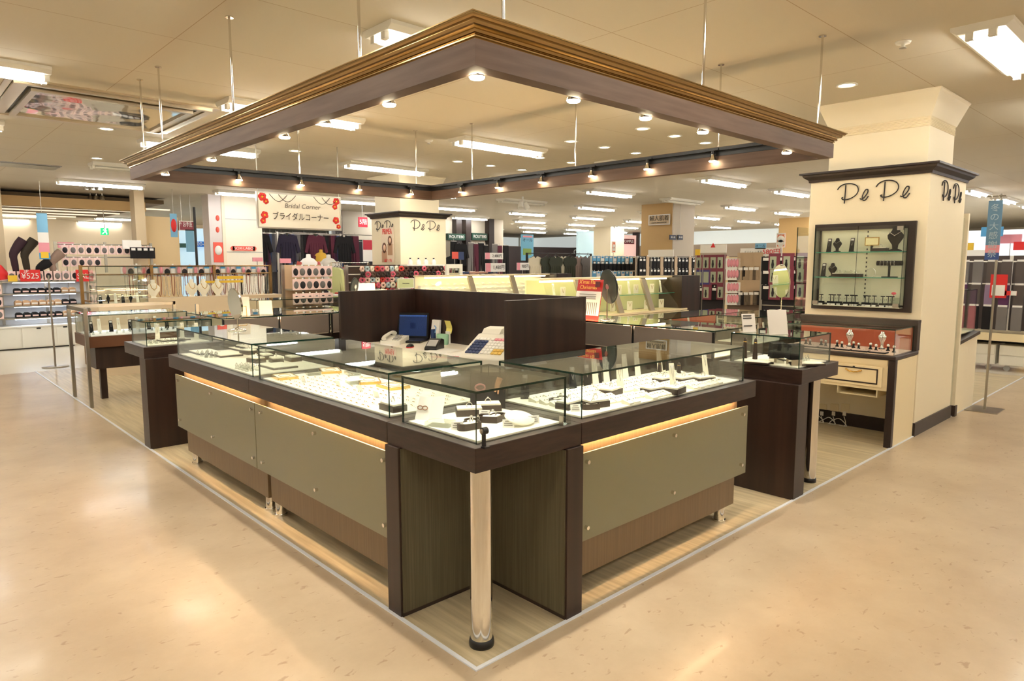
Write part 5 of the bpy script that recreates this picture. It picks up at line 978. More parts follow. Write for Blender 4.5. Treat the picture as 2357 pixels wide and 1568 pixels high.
gc = [mat('lime_knit', (206,212,150), .85), mat('rust_knit', (196,90,84), .8), mat('scarlet_knit', (190,50,44), .8), mat('navy_knit', (40,34,56), .85), mat('pale_knit', (214,210,200), .8), grk, mat('pale_knit', (214,210,200), .8), mat('wine_knit', (90,30,50), .8), blk_k]
gk = [K('hanging_garment', 'garment', 'clothes on racks behind the desk', garment(.42,.62,.34,m,.05)) for m in gc]
rack('chrome clothes rack with coloured tops behind the dark desk panel', (4.35,5.1,.0,1.42), 'y', 8.8, CHROME, 2, (), .3, 'clothes_rack', None, (1.42,))
for k in range(13): put(gk[(k*5) % 8], (4.38+.056*k, 8.95, 1.34), side, 'top hanging on the chrome rack behind desk, %s from left' % ORD[k])
t = thing('folded_clothes_pile', 'pile of red and white folded clothes on a low table', 'clothes', (4.3,8.6,0)); MB().box(4.0,4.7,8.4,8.75,0,.85).build('table', DARKFRAME, t)
for k in range(4): MB().box(4.05+.15*k,4.18+.15*k,8.42,8.7,.85,.9+.02*(k % 2)).build('cloth', [WHITEP, gc[2], gc[0], WHITEP][k], t, bevel=.01)
# dark clothing wall behind the bridal sign
struct(MB().box(5.2,9.5,13.3,13.4,0,1.95).build('wall_back', mat('dark_shop_back', (48,44,52), .7)))
gd = [K('hanging_trousers', 'garment', 'dark clothes under the bridal sign', [('garment', MB().prism([(-.1,0,0),(.1,0,0),(.12,0,-.85),(.03,0,-.85),(0,0,-.3),(-.03,0,-.85),(-.12,0,-.85)], (0,.04,0)), m), ('hanger', MB().box(-.1,.1,.01,.03,0,.02).cyl((0,.02,.02),(0,.02,.08),.004,n=5), STEEL)]) for m in (blk_k, grk, mat('denim', (60,76,112), .8), mat('wine_knit', (90,30,50), .8))]
for k in range(18):
    p = on(600+13*k, 545+(k*7 % 5)*4, 'y', 13.0); put(gd[(k*3) % 4] if k % 5 else gk[[8,7,3][k % 3]], (min(p.x, 9.8), 13.07, 2.07), 0, 'dark garment hanging high beyond the bridal sign, %s from left' % ORD[k])
t = rack('clothes rail beyond the bridal sign', (5.2,9.9,0,2.12), 'y', 13.0, STEEL, 4, (), .1, 'clothes_rack', None, (2.1,))
for k, (u0,v0,u1,v1) in enumerate([(582,593,605,602),(645,595,670,606)]): r = rect(u0,v0,u1,v1,'y',9.5); t, _ = board('pink_sign', 'small pink price strip above the rails, %s' % ['left one','right one'][k], 'sign', r, 'y', 9.5, PINK); MB().cyl(((r[0]+r[1])/2,9.53,0),((r[0]+r[1])/2,9.53,r[2]+.02),.006,n=6).build('stem', STEEL, t)
r = rect(836,553,860,602,'y',12.5); t, _ = board('red_sign', 'tall red and white sale poster left of the cream pillar', 'sign', r, 'y', 12.5, WHITEP); MB().cyl(((r[0]+r[1])/2,12.53,0),((r[0]+r[1])/2,12.53,r[3]),.012,n=8).build('pole', STEEL, t); MB().box(r[0],r[1],12.49,12.5,r[2]+(r[3]-r[2])*.55,r[3]).build('red_band', mat('crimson', (190,40,60), .5), t)
r = rect(826,500,846,523,'y',11.5); t, _ = board('floor_sign', 'red hanging sign with white numeral 5 left of the cream pillar', 'sign', r, 'y', 11.5, mat('crimson', (190,40,60), .5), .03); face_text(t, '5階', r, 'y', 11.5, WHITEP, .13, .5, .5); MB().cyl((r[0]+.1,11.52,r[3]),(r[0]+.1,11.52,ZC),.005,n=6).build('cord', STEEL, t)
# ---- hair accessories in front of pillar 2
rk = rack('wire rack crowded with colourful hair accessories before the cream pillar', (3.3,4.92,.0,1.385), 'y', 6.45, STEEL, 3, (.95,), .25, 'accessory_rack', mat('accessory_back', (70,52,44), .8), (1.36,1.25,1.14))
hc = [mat('hair_%d' % k, c_, .7) for k, c_ in enumerate([(60,34,26),(40,26,22),(226,190,176),(200,90,110),(236,226,206),(90,60,44),(170,190,196),(196,60,50)])]
kS = [K('hair_scrunchie', 'hair accessory', 'hair accessories before the cream pillar', [('scrunchie', MB().tube([(.028*math.cos(a*PI/6), 0, .028*math.sin(a*PI/6)) for a in range(12)], [.018,.014]*6, n=6, closed=True), m)]) for m in hc]
for j in range(5):
    for i in range(20):
        pal = [2,4,3,6,7] if (i < 9 and j != 1) or j > 3 and i < 10 else [0,1,5,0,3]
        put(kS[pal[(i*3+j) % 5]], (3.38+.079*i, 6.40-.02*(j % 2), 1.33-.075*j), R.uniform(-.5,.5), 'hair accessory before the cream pillar, %s row down, %s from left' % (ORD[j], ORD[i]))
kBot = K('small_pump_bottle', 'bottle', 'small bottles on top of the accessory rack', [('bottle', MB().lathe([(.03,0),(.03,.06),(.012,.07),(.012,.08)],n=12), mat('bottle_pink', (250,226,230), .3)), ('cap', MB().lathe([(.012,.08),(.014,.1),(0,.1)],n=10), BLACKP), ('label', MB().box(-.02,.02,-.0315,-.03,.015,.045), WHITEP)])
for k, u in enumerate((950,969,986,1004)): p = on(u, 612, 'y', 6.5); put(kBot, (p.x, 6.56, 1.387), 0, 'small white bottle with black cap on accessory rack, %s from left' % ORD[k])
blk('top_board', 'white ledge under the four small bottles', 'shelf', on(935,610,'y',6.5).x, 4.92, 6.48, 6.66, 1.372, 1.386, WHITEP)
r = rect(915,641,953,664,'y',6.2); t, _ = board('green_card', 'pale green framed card standing above the dark desk panel', 'sign', r, 'y', 6.2, mat('pale_green', (206,214,160), .5), .02, border=(WHITEP,.008)); face_text(t, 'Bridal Jewelry', r, 'y', 6.2, TEXTG, .02, .5, .5); MB().box(r[0]+.05,r[1]-.05,6.205,6.22,0,r[2]+.02).build('support', STEEL, t)
r = rect(1028,608,1065,672,'y',6.0); t = thing('white_floor_mirror', 'white framed standing mirror right of the cream pillar', 'mirror', ((r[0]+r[1])/2,6,0)); lo,hi,z1 = r[0],r[1],r[3]
for q in ((lo,lo+.05,0,z1),(hi-.05,hi,0,z1),(lo+.05,hi-.05,z1-.06,z1),(lo+.05,hi-.05,.02,.08)): MB().box(q[0],q[1],6.0,6.04,q[2],q[3]).build('frame', WHITEM, t)
MB().box(lo+.05,hi-.05,6.015,6.03,.08,z1-.06).build('mirror', MIRROR, t)
# ---- slanted lit displays behind the desk
def gondola(lab, x0, x1, yf, zb, zt, n, inner, lit, end=.32, dep=.35, shelfz=(), rows=True):
    t = thing('slanted_display', lab, 'display case', ((x0+x1)/2, yf+dep/2, 0))
    MB().box(x0,x1,yf,yf+dep+.1,0,zb-.05).build('base_cabinet', WENGE, t)
    MB().box(x0,x1+.1,yf-.02,yf+.3,zb-.05,zb-.025).box(x0,x1+.1,yf,yf+.3,zb-.02,zb).build('ledge', CREAM, t)
    MB().prism([(x0,yf+dep-.02,zb),(x0,yf+dep,zb),(x0,yf+dep,zt),(x0,yf+dep-.02,zt)], (x1-x0,0,0)).build('back_board', inner, t)
    MB().box(x0,x1,yf+.15,yf+dep+.02,zt-.0,zt+.018).build('top_board', CREAM, t)
    MB().prism([(x1,yf,0),(x1,yf+dep+.1,0),(x1,yf+dep+.1,zt+.02),(x1,yf+.02,zt+.02)], (end,0,0)).build('end_panel', WENGE, t)
    for k in range(n):
        x = x0+(x1-x0)*k/n
        if k: MB().prism([(x-.04,yf+.02,zb),(x-.04,yf+.16,zt),(x-.04,yf+.19,zt),(x-.04,yf+.05,zb)], (.08,0,0)).build('divider', mat('divider_grey', (150,138,116), .5), t)
        MB().prism([(x+.05,yf+.02,zb),(x+.05,yf+.16,zt),(x+.05,yf+.164,zt),(x+.05,yf+.024,zb)], ((x1-x0)/n-.1,0,0)).build('glass_front', GLASS, t)
    for z in shelfz: MB().pane(x0+.02,x1-.02,yf+.1,yf+dep-.03,z,z+.006).build('glass_shelf', [GLASS, mat('shelf_edge', (70,170,140), .2)], t)
    MB().cyl((x0+.05,yf+.2,zt-.012),(x1-.05,yf+.2,zt-.012),.008,n=8).build('strip_light', lit, t)
    return t
SOFTT = mat('soft_strip', (255,240,205), .5, emit=7, ecol=(255,238,200))
gondola('slanted white-lit jewellery display behind the desk, left one', 3.5, 5.75, 5.0, .9, 1.237, 3, mat('lit_back', (250,240,214), .5), SOFTT, end=.33)
for j in range(5):
    for i in range(18): put(kSlant, (3.6+.12*i, 5.12+.035*j, .92+.052*j), 0, 'tiny white earring block in white-lit display, row %s up, %s from left' % (ORD[j], ORD[i]), 'earring blocks in the slanted white-lit display')
t = thing('tier_steps', 'white stepped tiers inside the left slanted display', 'display steps', (4.6,5.2,.9)); b = MB()
for j in range(5): b.box(3.52,5.73,5.105+.035*j,5.30,.9,.918+.052*j)
b.build('steps', SATIN, t)
gondola('slanted green-glass jewellery display behind the red poster', 3.15, 5.35, 2.65, .885, 1.24, 4, mat('green_back', (206,212,164), .5), SOFTT, end=.38, shelfz=(1.06,))
kHC = K('hanging_jewel_card', 'jewellery card', 'jewellery cards in the green glass display', [('card', MB().box(-.04,.04,-.002,.002,0,.1), SATIN), ('chain', MB().tube([(-.02,-.004,.085),(0,-.004,.04),(.02,-.004,.085)], .0018, n=5), GOLDJ)])
for j, z in enumerate((.89,1.07)):
    for i in range(13):
        put([kHC,kPenW,kHC,kEar][(i*3+j) % 4], (3.4+.15*i, 2.84+.03*(i % 2), z), R.uniform(-.2,.2), 'jewellery piece in green-glass display, %s shelf, %s from left' % (['lower','upper'][j], ORD[i]))
# cases beyond the right side
glass_cab('rust-lined glass case in front of the green display', 3.9, 5.7, 1.95, 2.4, .70, .88, (), WENGE)
MB().box(3.92,5.68,2.385,2.395,.712,.87).build('back_lining', mat('rust_lining', (176,86,58), .6), bpy.data.objects[[o.name for o in C.objects if o.name.startswith('glass_cabinet')][-1]])
for k in range(16): put([kPenW,kSlant,kCard,kSlant][k % 4], (4.0+.1*k, 2.1+.05*(k % 3), .713), 0, 'small display piece in rust-lined glass case, %s from left' % ORD[k])
glass_cab('clear glass case holding a mirror left of the pillar', 4.1, 5.15, 1.1, 1.5, .70, .94, (), WENGE)
for k in range(8): put(kPenW, (4.22+.11*k, 1.3, .713), 0, 'white pendant stand in clear case left of the pillar, %s from left' % ORD[k])
GZ = .9408; mirror('oval table mirror in front of the stocking racks, left of pillar', 4.95, 1.30, 4.136, False, h=.27, hm=.158, tilt=-.06); 
glass_cab('tall dark glass cabinet directly left of the cream pillar', 4.75, 5.6, .97, 1.05, .75, 1.75, (1.0,1.25,1.5), WENGE) if False else None
tx0, tx1 = 5.2, 5.6; ty0, ty1 = .99, on(1832,600,'x',5.2).y
t = thing('tall_glass_cabinet', 'tall glass cabinet of dark accessories directly left of cream pillar', 'display case', (5.2,1.6,0)); MB().box(4.95,5.55,1.42,1.85,0,.7).build('base', WENGE, t) if False else None
MB().box(5.18,5.62,.955,.985,0,1.78).build('side_panel', WENGE, t)
for z in (.7,.95,1.2,1.45): MB().pane(5.2,5.6,.99,ty1,z,z+.007).build('glass_shelf', [GLASS, GEDGE], t)
MB().pane(5.2,5.206,.99,ty1,.3,1.75).build('glass_front', [GLASS, GEDGE], t); MB().pane(5.206,5.6,ty1-.006,ty1,.3,1.75).build('glass_side', [GLASS, GEDGE], t); MB().box(5.2,5.6,.99,ty1,0,.3).build('base', WENGE, t)
for j, z in enumerate((.708,.958,1.208,1.458)):
    for i in range(2): put([kBust,kPenB][(i+j) % 2], (5.32+.15*i, 1.05+.1*i, z), -.3, 'black stand in tall glass cabinet, %s shelf up, %s from right' % (ORD[j], ORD[i]))
# ---- knit tops on hangers in the middle distance
kk = [K('knit_top', 'knit top', 'knit tops on hangers right of the blue poster', garment(.42,.75,.08 if i != 3 else .22,m,.03,flare=1.1)) for i, m in enumerate([mat('cream_knit', (232,222,196), .85), mat('moss_knit', (66,70,58), .85), mat('moss_knit', (66,70,58), .85), mat('mauve_knit', (160,138,128), .85), grk])]
for k, (u, i) in enumerate([(1237,0),(1261,1),(1275,1),(1285,0),(1297,0),(1308,2),(1337,3),(1352,4)]): p = on(u, 590, 'y', 9.0); put(kk[i], (p.x, 9.06-.06*(k % 3), p.z-.0), 0, 'knit top on black hanger right of the blue poster, %s from left' % ORD[k])
r = rect(1215,588,1362,592,'y',9.05); rack('black rail holding the knit tops', (r[0],r[1],0,r[3]+.05), 'y', 8.9, BLACKM, 2, (), .2, 'clothes_rack', None, (r[3]+.04,))
r = rect(1200,540,1228,600,'y',10.5); t, _ = board('blue_poster', 'tall sky blue campaign poster standing beyond the slanted display', 'poster', r, 'y', 10.5, mat('poster_sky', (120,190,224), .5), .02); face_text(t, 'オール', r, 'y', 10.5, NAVY, .1, .5, .78, (r[1]-r[0])*.8); MB().box(r[0]+.06,r[1]-.08,10.495,10.5,r[2]+.14,r[2]+.3).build('picture', mat('leaf_picture', (140,170,90), .6), t); MB().box(r[0]+.05,r[1]-.05,10.49,10.5,r[3]-.07,r[3]-.03).build('heading', PINK, t); MB().cyl(((r[0]+r[1])/2,10.53,0),((r[0]+r[1])/2,10.53,r[2]),.015,n=8).build('pole', STEEL, t)
for k, (u0,v0,u1,v1,tx,l) in enumerate([(1118,606,1163,626,'1,480円','right of the white mirror'),(1117,582,1158,597,'2,480円','above the lower one'),(1190,605,1218,622,'980円','beside the knit tops')]):
    r = rect(u0,v0,u1,v1,'y',8.6); t, _ = board('price_board', 'white and pink price board %s' % l, 'sign', r, 'y', 8.6, WHITEP, .012); face_text(t, tx, r, 'y', 8.6, TEXTK, (r[3]-r[2])*.6, .66, .5, (r[1]-r[0])*.55); MB().box(r[0],r[0]+(r[1]-r[0])*.24,8.594,8.6,r[2],r[3]).build('pink_band', PINK, t); MB().cyl(((r[0]+r[1])/2,8.62,0),((r[0]+r[1])/2,8.62,r[2]),.008,n=6).build('stem', STEEL, t)
cl = K('folded_shirt', 'folded clothes', 'folded clothes on the table behind white mirror', [('shirt', MB().box(-.11,.11,-.14,.14,0,.035), mat('denim', (60,76,112), .8)), ('collar', MB().box(-.04,.04,-.1,-.04,.035,.045), WHITEP)])
cl2 = K('folded_shirt', 'folded clothes', 'folded clothes on the table behind white mirror', [('shirt', MB().box(-.11,.11,-.14,.14,0,.035), mat('stripe_cloth', (214,170,150), .8)), ('collar', MB().box(-.04,.04,-.1,-.04,.035,.045), WHITEP)])
blk('clothes_table', 'brown table of folded clothes behind the white mirror', 'table', 5.9, 8.1, 8.7, 9.3, 0, 1.16, mat('table_wood', (170,130,84), .5))
for k in range(16): put([cl,cl2][k % 3 > 0], (6.05+.25*(k % 8), 8.85+.0*k, 1.16+.046*(k//8)), R.uniform(-.1,.1), 'folded shirt on brown table, %s from left, %s layer' % (ORD[k % 8], ['bottom','top'][k//8]))
for k in range(10): p = on([1045,1060,1085,1095,1108,1118,1040,1140,1150,1165][k], [556,560,560,562,560,565,590,563,566,566][k], 'y', 13.3); put([gd[0],gk[8],gd[1],gd[3],gd[0]][k % 5], (p.x, 13.3, p.z), 0, 'patterned garment hanging below the green shop signs, %s from left' % ORD[k])
for k, (u0,v0,u1,v1) in enumerate([(1041,580,1055,596),(1056,580,1068,598)]): r = rect(u0,v0,u1,v1,'y',8.0); t, _ = board('small_sign', ['plain red card above the white mirror','plain navy card beside the red card'][k], 'sign', r, 'y', 8.0, [mat('coral', (236,96,80), .5), NAVY][k], .01); MB().cyl(((r[0]+r[1])/2,8.02,0),((r[0]+r[1])/2,8.02,r[2]),.006,n=6).build('stem', STEEL, t)
# ---- stocking racks, right middle
def px_rack(lab, u0, u1, vt, vb, ax, val, m, bars=2, back=None):
    lo, hi, _, z1 = rect(u0, vt, u1, vb, ax, val); n = bars; return rack(lab, (lo, hi, 0, z1), ax, val-.012, m, 2, (), .05, 'display_rack', back, [z1-.02-k*.32 for k in range(n)])
px_rack('white-post rack of blue and black stocking packs', 1363, 1463, 590, 660, 'y', 8.0, WHITEM, 3, mat('rack_dark', (40,36,40), .8))
for j, v in enumerate((607, 622, 642)):
    shelf_row([[kBlueP,kBlueP,kWhiteP],[kBlk],[kBlueP,kWhiteP]][j], 'y', 7.97, 1363, 1457, v, 10, 'hanging', 'in %s row of the white-post rack' % ['top','middle','lower'][j])
px_rack('long rack of black tights below the tan pillar', 1468, 1602, 590, 650, 'y', 6.3, STEEL, 3, mat('rack_dark', (40,36,40), .8))
for j, v in enumerate((618, 642)): shelf_row([kBlk,kBlk,kBei,kBlk], 'y', 6.27, 1470, 1600, v, 16, 'hanging', 'in %s row below the tan pillar' % ['top','lower'][j])
px_rack('cream-post rack of wine and indigo tights packs', 1600, 1672, 590, 740, 'x', 8.2, CREAM, 4, mat('rack_dark', (40,36,40), .8))
for j, v in enumerate((622, 655, 690)): shelf_row([[kPurP],[kInd,kInd,kPurP,kPurP],[kBlk,kPurP]][j], 'x', 8.17, 1603, 1668, v, 4, 'hanging', 'in %s row of cream-post rack' % ['top','middle','lower'][j])
px_rack('rack of slipper packs and beige stockings left of oval mirror', 1672, 1760, 590, 740, 'x', 7.8, CREAM, 5, mat('rack_tan', (120,100,84), .8))
for j, v in enumerate((620, 645, 675, 702)):
    shelf_row([kStr], 'x', 7.77, 1674, 1700, v, 4, 'hanging', 'in %s row of slipper rack' % ORD[j]); shelf_row([[kBei],[kBlk,kBei],[kBei],[kBlk,kBei]][j], 'x', 7.77, 1701, 1750, v, 8, 'hanging', 'in %s row of beige stocking rack' % ORD[j])
px_rack('rack of black garments behind the oval mirror', 1752, 1862, 590, 740, 'x', 7.4, STEEL, 4, mat('rack_dark', (40,36,40), .8))
for j, v in enumerate((625, 655, 690)): shelf_row([kBlk, kBlk, kPurP], 'x', 7.37, 1756, 1860, v, 10, 'hanging', 'in %s row behind oval mirror' % ['top','middle','lower'][j])
for k, (u0,v0,u1,v1,tx,m,tm,l) in enumerate([(1612,563,1672,582,'','w',None,'white board with small red emblem above tights rack'),(1704,571,1800,590,'婦人インナー各種','w',TEXTK,'long white 580 yen sign above stocking racks'),(1738,560,1763,573,'オール','b',NAVY,'small light blue sign above the 580 yen sign'),(1492,575,1550,591,'','w',None,'white shelf sign below the tan pillar'),(1600,574,1611,588,'','y',None,'small red and yellow tag left of white emblem board')]):
    r = rect(u0,v0,u1,v1,'x',7.9); mm = {'w': WHITEP, 'b': LB, 'y': YEL}[m]; t, _ = board('shelf_sign', l, 'sign', r, 'x', 7.9, mm, .012)
    if k == 1: face_text(t, tx, r, 'x', 7.9, tm, (r[3]-r[2])*.32, .32, .5, (r[1]-r[0])*.4); face_text(t, '580円', r, 'x', 7.9, RED, (r[3]-r[2])*.75, .75, .5, (r[1]-r[0])*.4)
    elif tx: face_text(t, tx, r, 'x', 7.9, tm, (r[3]-r[2])*.5, .5, .5, (r[1]-r[0])*.9)
    if k == 0: yc = (r[0]+r[1])/2; MB().prism([(7.895,yc-.04,r[2]+.08),(7.895,yc+.04,r[2]+.08),(7.895,yc,r[2]+.15)], (-.003,0,0)).build('emblem', RED, t)
    for q in (.08,.92): yy = r[0]+(r[1]-r[0])*q; MB().cyl((7.93,yy,0),(7.93,yy,r[2]+.03),.006,n=6).build('stem', STEEL, t)
for k, (u0,v0,u1,v1,ax,val,l) in enumerate([(1787,537,1808,570,'x',7.85,'left of the large cream pillar'),(1566,542,1588,574,'y',7.3,'in front of the tan pillar'),(1409,556,1417,582,'y',10.0,'far beyond the round back mirror')]):
    r = rect(u0,v0,u1,v1,ax,val); t, _ = board('orange_poster', 'orange and white campaign poster '+l, 'poster', r, ax, val, ORANGE, .01, border=(WHITEP,.015)); hgt = r[3]-r[2]
    face_text(t, 'キャンペーン', r, ax, val, WHITEP, .05, .5, .88, (r[1]-r[0])*.8)
    for q in (.3,.6): (lambda c: MB().lathe([(0,0),(.05,0),(.05,.003),(0,.003)], c, 14, rot=(PI/2,0,0) if ax == 'y' else (0,-PI/2,0)).build('round_print', WHITEP, t))(((r[0]+r[1])/2, val-.002, r[2]+hgt*q) if ax == 'y' else (val-.002, (r[0]+r[1])/2, r[2]+hgt*q))
    c0 = ((r[0]+r[1])/2, val+.015) if ax == 'y' else (val+.015, (r[0]+r[1])/2); MB().cyl((c0[0],c0[1],0),(c0[0],c0[1],r[3]),.008,n=6).build('pole', STEEL, t)
for k, (u0,v0,u1,v1,l) in enumerate([(1542,541,1556,552,'left of two'),(1561,541,1572,552,'right of two')]): r = rect(u0,v0,u1,v1,'y',6.85); t, _ = board('small_sign', 'small dark hanging department sign by tan pillar, %s' % l, 'sign', r, 'y', 6.85, mat('slate', (50,56,74), .5), .02); face_text(t, '婦人服', r, 'y', 6.85, WHITEP, .045, .5, .5, (r[1]-r[0])*.7); MB().cyl(((r[0]+r[1])/2,6.87,r[3]),((r[0]+r[1])/2,6.87,ZC),.004,n=5).build('cord', STEEL, t)
r = rect(1435,550,1460,562,'y',15.85); t, _ = board('campus_sign', 'maroon lit CAMPUS shop sign in the distance', 'sign', r, 'y', 15.85, mat('maroon', (110,24,40), .5), .05); face_text(t, 'CAMPUS', r, 'y', 15.85, WHITEP, .16, .5, .5, (r[1]-r[0])*.8)
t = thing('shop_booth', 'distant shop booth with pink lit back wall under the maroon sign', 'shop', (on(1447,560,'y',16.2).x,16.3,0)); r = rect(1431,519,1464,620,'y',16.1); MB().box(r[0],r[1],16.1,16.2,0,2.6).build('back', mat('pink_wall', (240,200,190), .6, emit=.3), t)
for e in (r[0]-.12, r[1]): MB().box(e,e+.12,16.0,16.3,0,ZC-.01).build('side_post', DARKFRAME, t)
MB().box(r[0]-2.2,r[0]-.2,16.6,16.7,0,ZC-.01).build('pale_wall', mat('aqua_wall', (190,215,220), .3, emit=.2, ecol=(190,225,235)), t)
t = thing('snowman_figure', 'white snow figure with red ball cap above the racks', 'decoration', (7.9,5.9,1.5)); p = on(1673,575,'x',7.9); MB().lathe([(.05,0),(.075,.05),(.06,.1),(.05,.115),(.055,.15),(.03,.19),(0,.2)],(p.x,p.y,p.z-.03),16).build('body', WHITEP, t); MB().lathe([(0,-.035),(.035,0),(0,.035)],(p.x,p.y,p.z+.2),12).build('cap', mat('dark_red', (120,20,30), .4), t); t.location = (0,0,0)
# ---- right of the pillar
t = thing('partition_mirror', 'narrow standing mirror and white side board attached behind the pillar', 'mirror', (5.75,.2,0))
MB().box(5.72,5.76,-.02,.5,.1,1.84).build('white_board', CREAMW, t); MB().box(5.70,5.77,-.03,.5,0,.1).build('baseboard', DARKFRAME, t)
MB().box(5.655,5.70,.0,.02,.06,1.8).build('mirror', MIRROR, t); MB().box(5.65,5.71,.02,.05,0,1.82).build('frame', STEEL, t)
t = thing('white_end_cabinet', 'cream low cabinet with dark sloping top right of the pillar', 'cabinet', (6.1,.2,0)); MB().prism([(5.78,-.005,.0),(6.42,-.005,0),(6.42,-.005,.71),(5.78,-.005,.66)], (0,.45,0)).build('body', CREAMW, t); MB().prism([(5.77,-.02,.66),(6.45,-.02,.71),(6.45,-.02,.74),(5.77,-.02,.69)], (0,.48,0)).build('slanted_top', DARKFRAME, t)
case_glass(t, 5.8, 6.4, .02, .42, TRt, .74, 1.15)
t = thing('banner_stand', 'blue cloth banner hanging on a tall steel pole with flat base', 'banner', (6.2,-.15,0)); p = on(2266,944,'z',0); px_, py_ = p.x, p.y; z1_ = on(2290,462,'x',px_).z
MB().box(px_-.16,px_+.16,py_-.13,py_+.13,0,.008).build('base', STEEL, t); MB().cyl((px_,py_,0),(px_,py_,z1_+.06),.011,n=10).build('pole', STEEL, t)
r = rect(2271,462,2304,598,'x',px_-.03); lo,hi,z0,z1 = r
MB().cyl((px_-.03,lo-.02,z1+.04),(px_-.03,hi+.02,z1+.04),.006,n=6).cyl((px_,py_,z1+.04),(px_-.03,py_,z1+.04),.006,n=6).build('cross_bar', STEEL, t)
bx_ = px_-.03
for (a,b_,m) in ((0,.12,mat('cobalt', (60,90,160), .6)),(.12,.25,PINK),(.25,1,mat('cloth_blue', (110,150,185), .7))): MB().box(bx_-.003,bx_+.003,lo,hi,z0+(z1-z0)*a,z0+(z1-z0)*b_).build('cloth', m, t)
for k, ch in enumerate('冬の大感謝祭'): text(ch, (bx_-.006,(lo+hi)/2,z1-.07-.085*k), (0,-1,0), (0,0,1), .075, mat('pale_ink', (190,210,222), .6), t, 'lettering', .0005)
for q in (lo+.03,hi-.03): MB().tube([(bx_,q,z1),(bx_,q,z1+.03),(bx_,q+.012,z1+.045)], .005, n=5).build('clip', CHROME, t)
t = thing('drawer_unit', 'white wheeled drawer units along the aisle at right edge', 'drawers', (9.6,.0,0)); 
for k in range(4):
    y0_ = 1.0-.62*(k+1)
    MB().box(9.2,9.7,y0_,y0_+.58,.08,.34).build('body', WHITEM, t); MB().box(9.185,9.2,y0_+.01,y0_+.57,.09,.2).build('drawer', WHITEM, t); MB().box(9.185,9.2,y0_+.01,y0_+.57,.215,.335).build('drawer', WHITEM, t)
    for q in (.08,.5): MB().cyl((9.25,y0_+q,.035),(9.29,y0_+q,.035),.035,n=12).build('wheel', GREYL, t)
MB().box(9.1,9.8,-1.6,1.05,.40,.50).build('counter_top', CREAM, t); MB().box(9.5,9.7,-1.6,1.0,.34,.40).build('support', BLACKM, t)
rack('long rack of dark clothes above the white drawers, right edge', (-1.5,1.0,.5,1.5), 'x', 9.2, WHITEM, 5, (), .5, 'clothes_rack', mat('rack_grey', (84,74,70), .8), (1.42,1.12))
gr = [K('hanging_socks', 'garment', 'garments hanging at the right edge', [('garment', MB().box(-.055,.055,-.02,.02,-.3,0), m), ('hanger', MB().box(-.05,.05,-.01,.01,0,.025), WHITEP)]) for m in (grk, mat('stripe_dark', (92,84,80), .8), mat('lilac_knit', (150,130,160), .8), blk_k, mat('plum_knit2', (92,50,92), .8), mat('rose_knit', (216,130,140), .8))]
for j, z in enumerate((1.42,1.12,.84)):
    for k in range(16): put(gr[[(k//3) % 2, [2,4,1][k % 3], [3,0,5][(k//4) % 3]][j]], (9.18-.03*j, .95-.155*k, z), -side, 'garment on right edge rack, %s row down, %s from left' % (ORD[j], ORD[k]))
for k, (u0,v0,u1,v1,l) in enumerate([(2279,632,2318,686,'tilted red and white price card on the right edge rack'),(2298,670,2340,680,'red strip sign above the black socks at right edge')]): r = rect(u0,v0,u1,v1,'x',8.95); t, _ = board('red_sign', l, 'sign', r, 'x', 8.95, RED, .01); hh = r[3]-r[2]; (MB().box(8.945,8.95,r[0]+.02,r[1]-.02,r[2]+.03,r[2]+hh*.55).build('white_print', WHITEP, t) if k == 0 else MB().box(8.945,8.95,r[0],r[0]+.06,r[2],r[3]).build('white_print', WHITEP, t)); MB().cyl((8.955,(r[0]+r[1])/2,r[2]),(9.2,(r[0]+r[1])/2,r[3]),.005,n=6).build('arm', STEEL, t)
struct(MB().box(16,16.1,-4,4.5,0,2.1).build('wall_right', mat('bright_far', (226,232,238), .5, emit=.35, ecol=(220,232,245))))
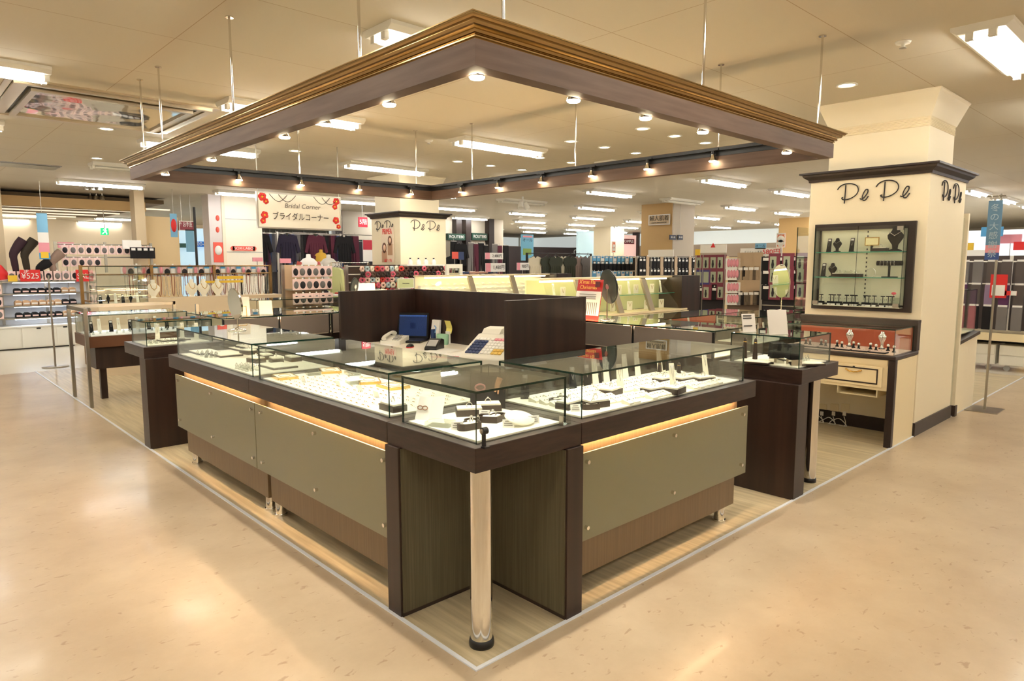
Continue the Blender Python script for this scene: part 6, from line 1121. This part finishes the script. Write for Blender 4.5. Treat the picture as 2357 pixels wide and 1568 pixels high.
fc = [RED, YEL, PINK, mat('fresh_green', (90,190,120), .6), BLUE, ORANGE, WHITEP]
kF = [K('promotion_card', 'card', 'colourful cards above far racks at right', [('card', MB().box(-.16,.16,-.01,.01,0,.13), m), ('stem', MB().cyl((0,.016,-1.49),(0,.016,.05),.006,n=6), STEEL)]) for m in fc]
for k in range(18):
    z_ = 1.5+.12*(k*3 % 4); o_ = put(kF[(k*5) % 7], (12.9-.1*(k % 3), 2.4-.23*k, z_), -side, 'colourful promotion card beyond the blue banner, %s from left' % ORD[k]); o_.scale = (1, 1, z_/1.49)
rack('far rack carrying the colourful cards beyond the blue banner', (-1.9,2.6,0,1.5), 'x', 13.0, STEEL, 6, (.5,.9,1.2), .5, 'display_rack', mat('rack_rose', (190,150,150), .8))
# ceiling spots at left
for k, (u, v) in enumerate([(200,432),(215,432),(230,432),(208,455),(222,455),(235,455)]):
    p = on(u, v, 'z', 2.66); t = thing('ceiling_spot', 'small white spotlight in cluster on left ceiling, %s' % ORD[k], 'spotlight', (p.x,p.y,2.66), 0, 'cluster spots on the left ceiling'); MB().cyl((p.x,p.y,2.68),(p.x,p.y,ZC),.012,n=8).build('stem', STEEL, t); MB().lathe([(.02,.04),(.035,.03),(.05,-.04)],(p.x,p.y,2.66),14).build('shade', STEEL, t); MB().lathe([(0,-.03),(.042,-.03)],(p.x,p.y,2.66),14).build('lamp', MATS['downlight_lamp'], t)
p = on(1203,462,'z',2.66); t = thing('ceiling_spot', 'white twin spotlight under tube light in the middle ceiling', 'spotlight', (p.x,p.y,2.66)); MB().cyl((p.x,p.y,2.6),(p.x,p.y,ZC),.02,n=8).build('stem', WHITEM, t)
for e in (-1,1): MB().cyl((p.x+e*.06,p.y,2.62),(p.x+e*.1,p.y-.05,2.5),.05,.06,n=14).build('shade', WHITEM, t)
for pr in PR:
    if not pr['used']:
        for ch in list(pr.children): bpy.data.objects.remove(ch)
        bpy.data.objects.remove(pr)
    else: del pr['used']
for o_ in C.objects:
    if 'used' in o_.keys(): del o_['used']
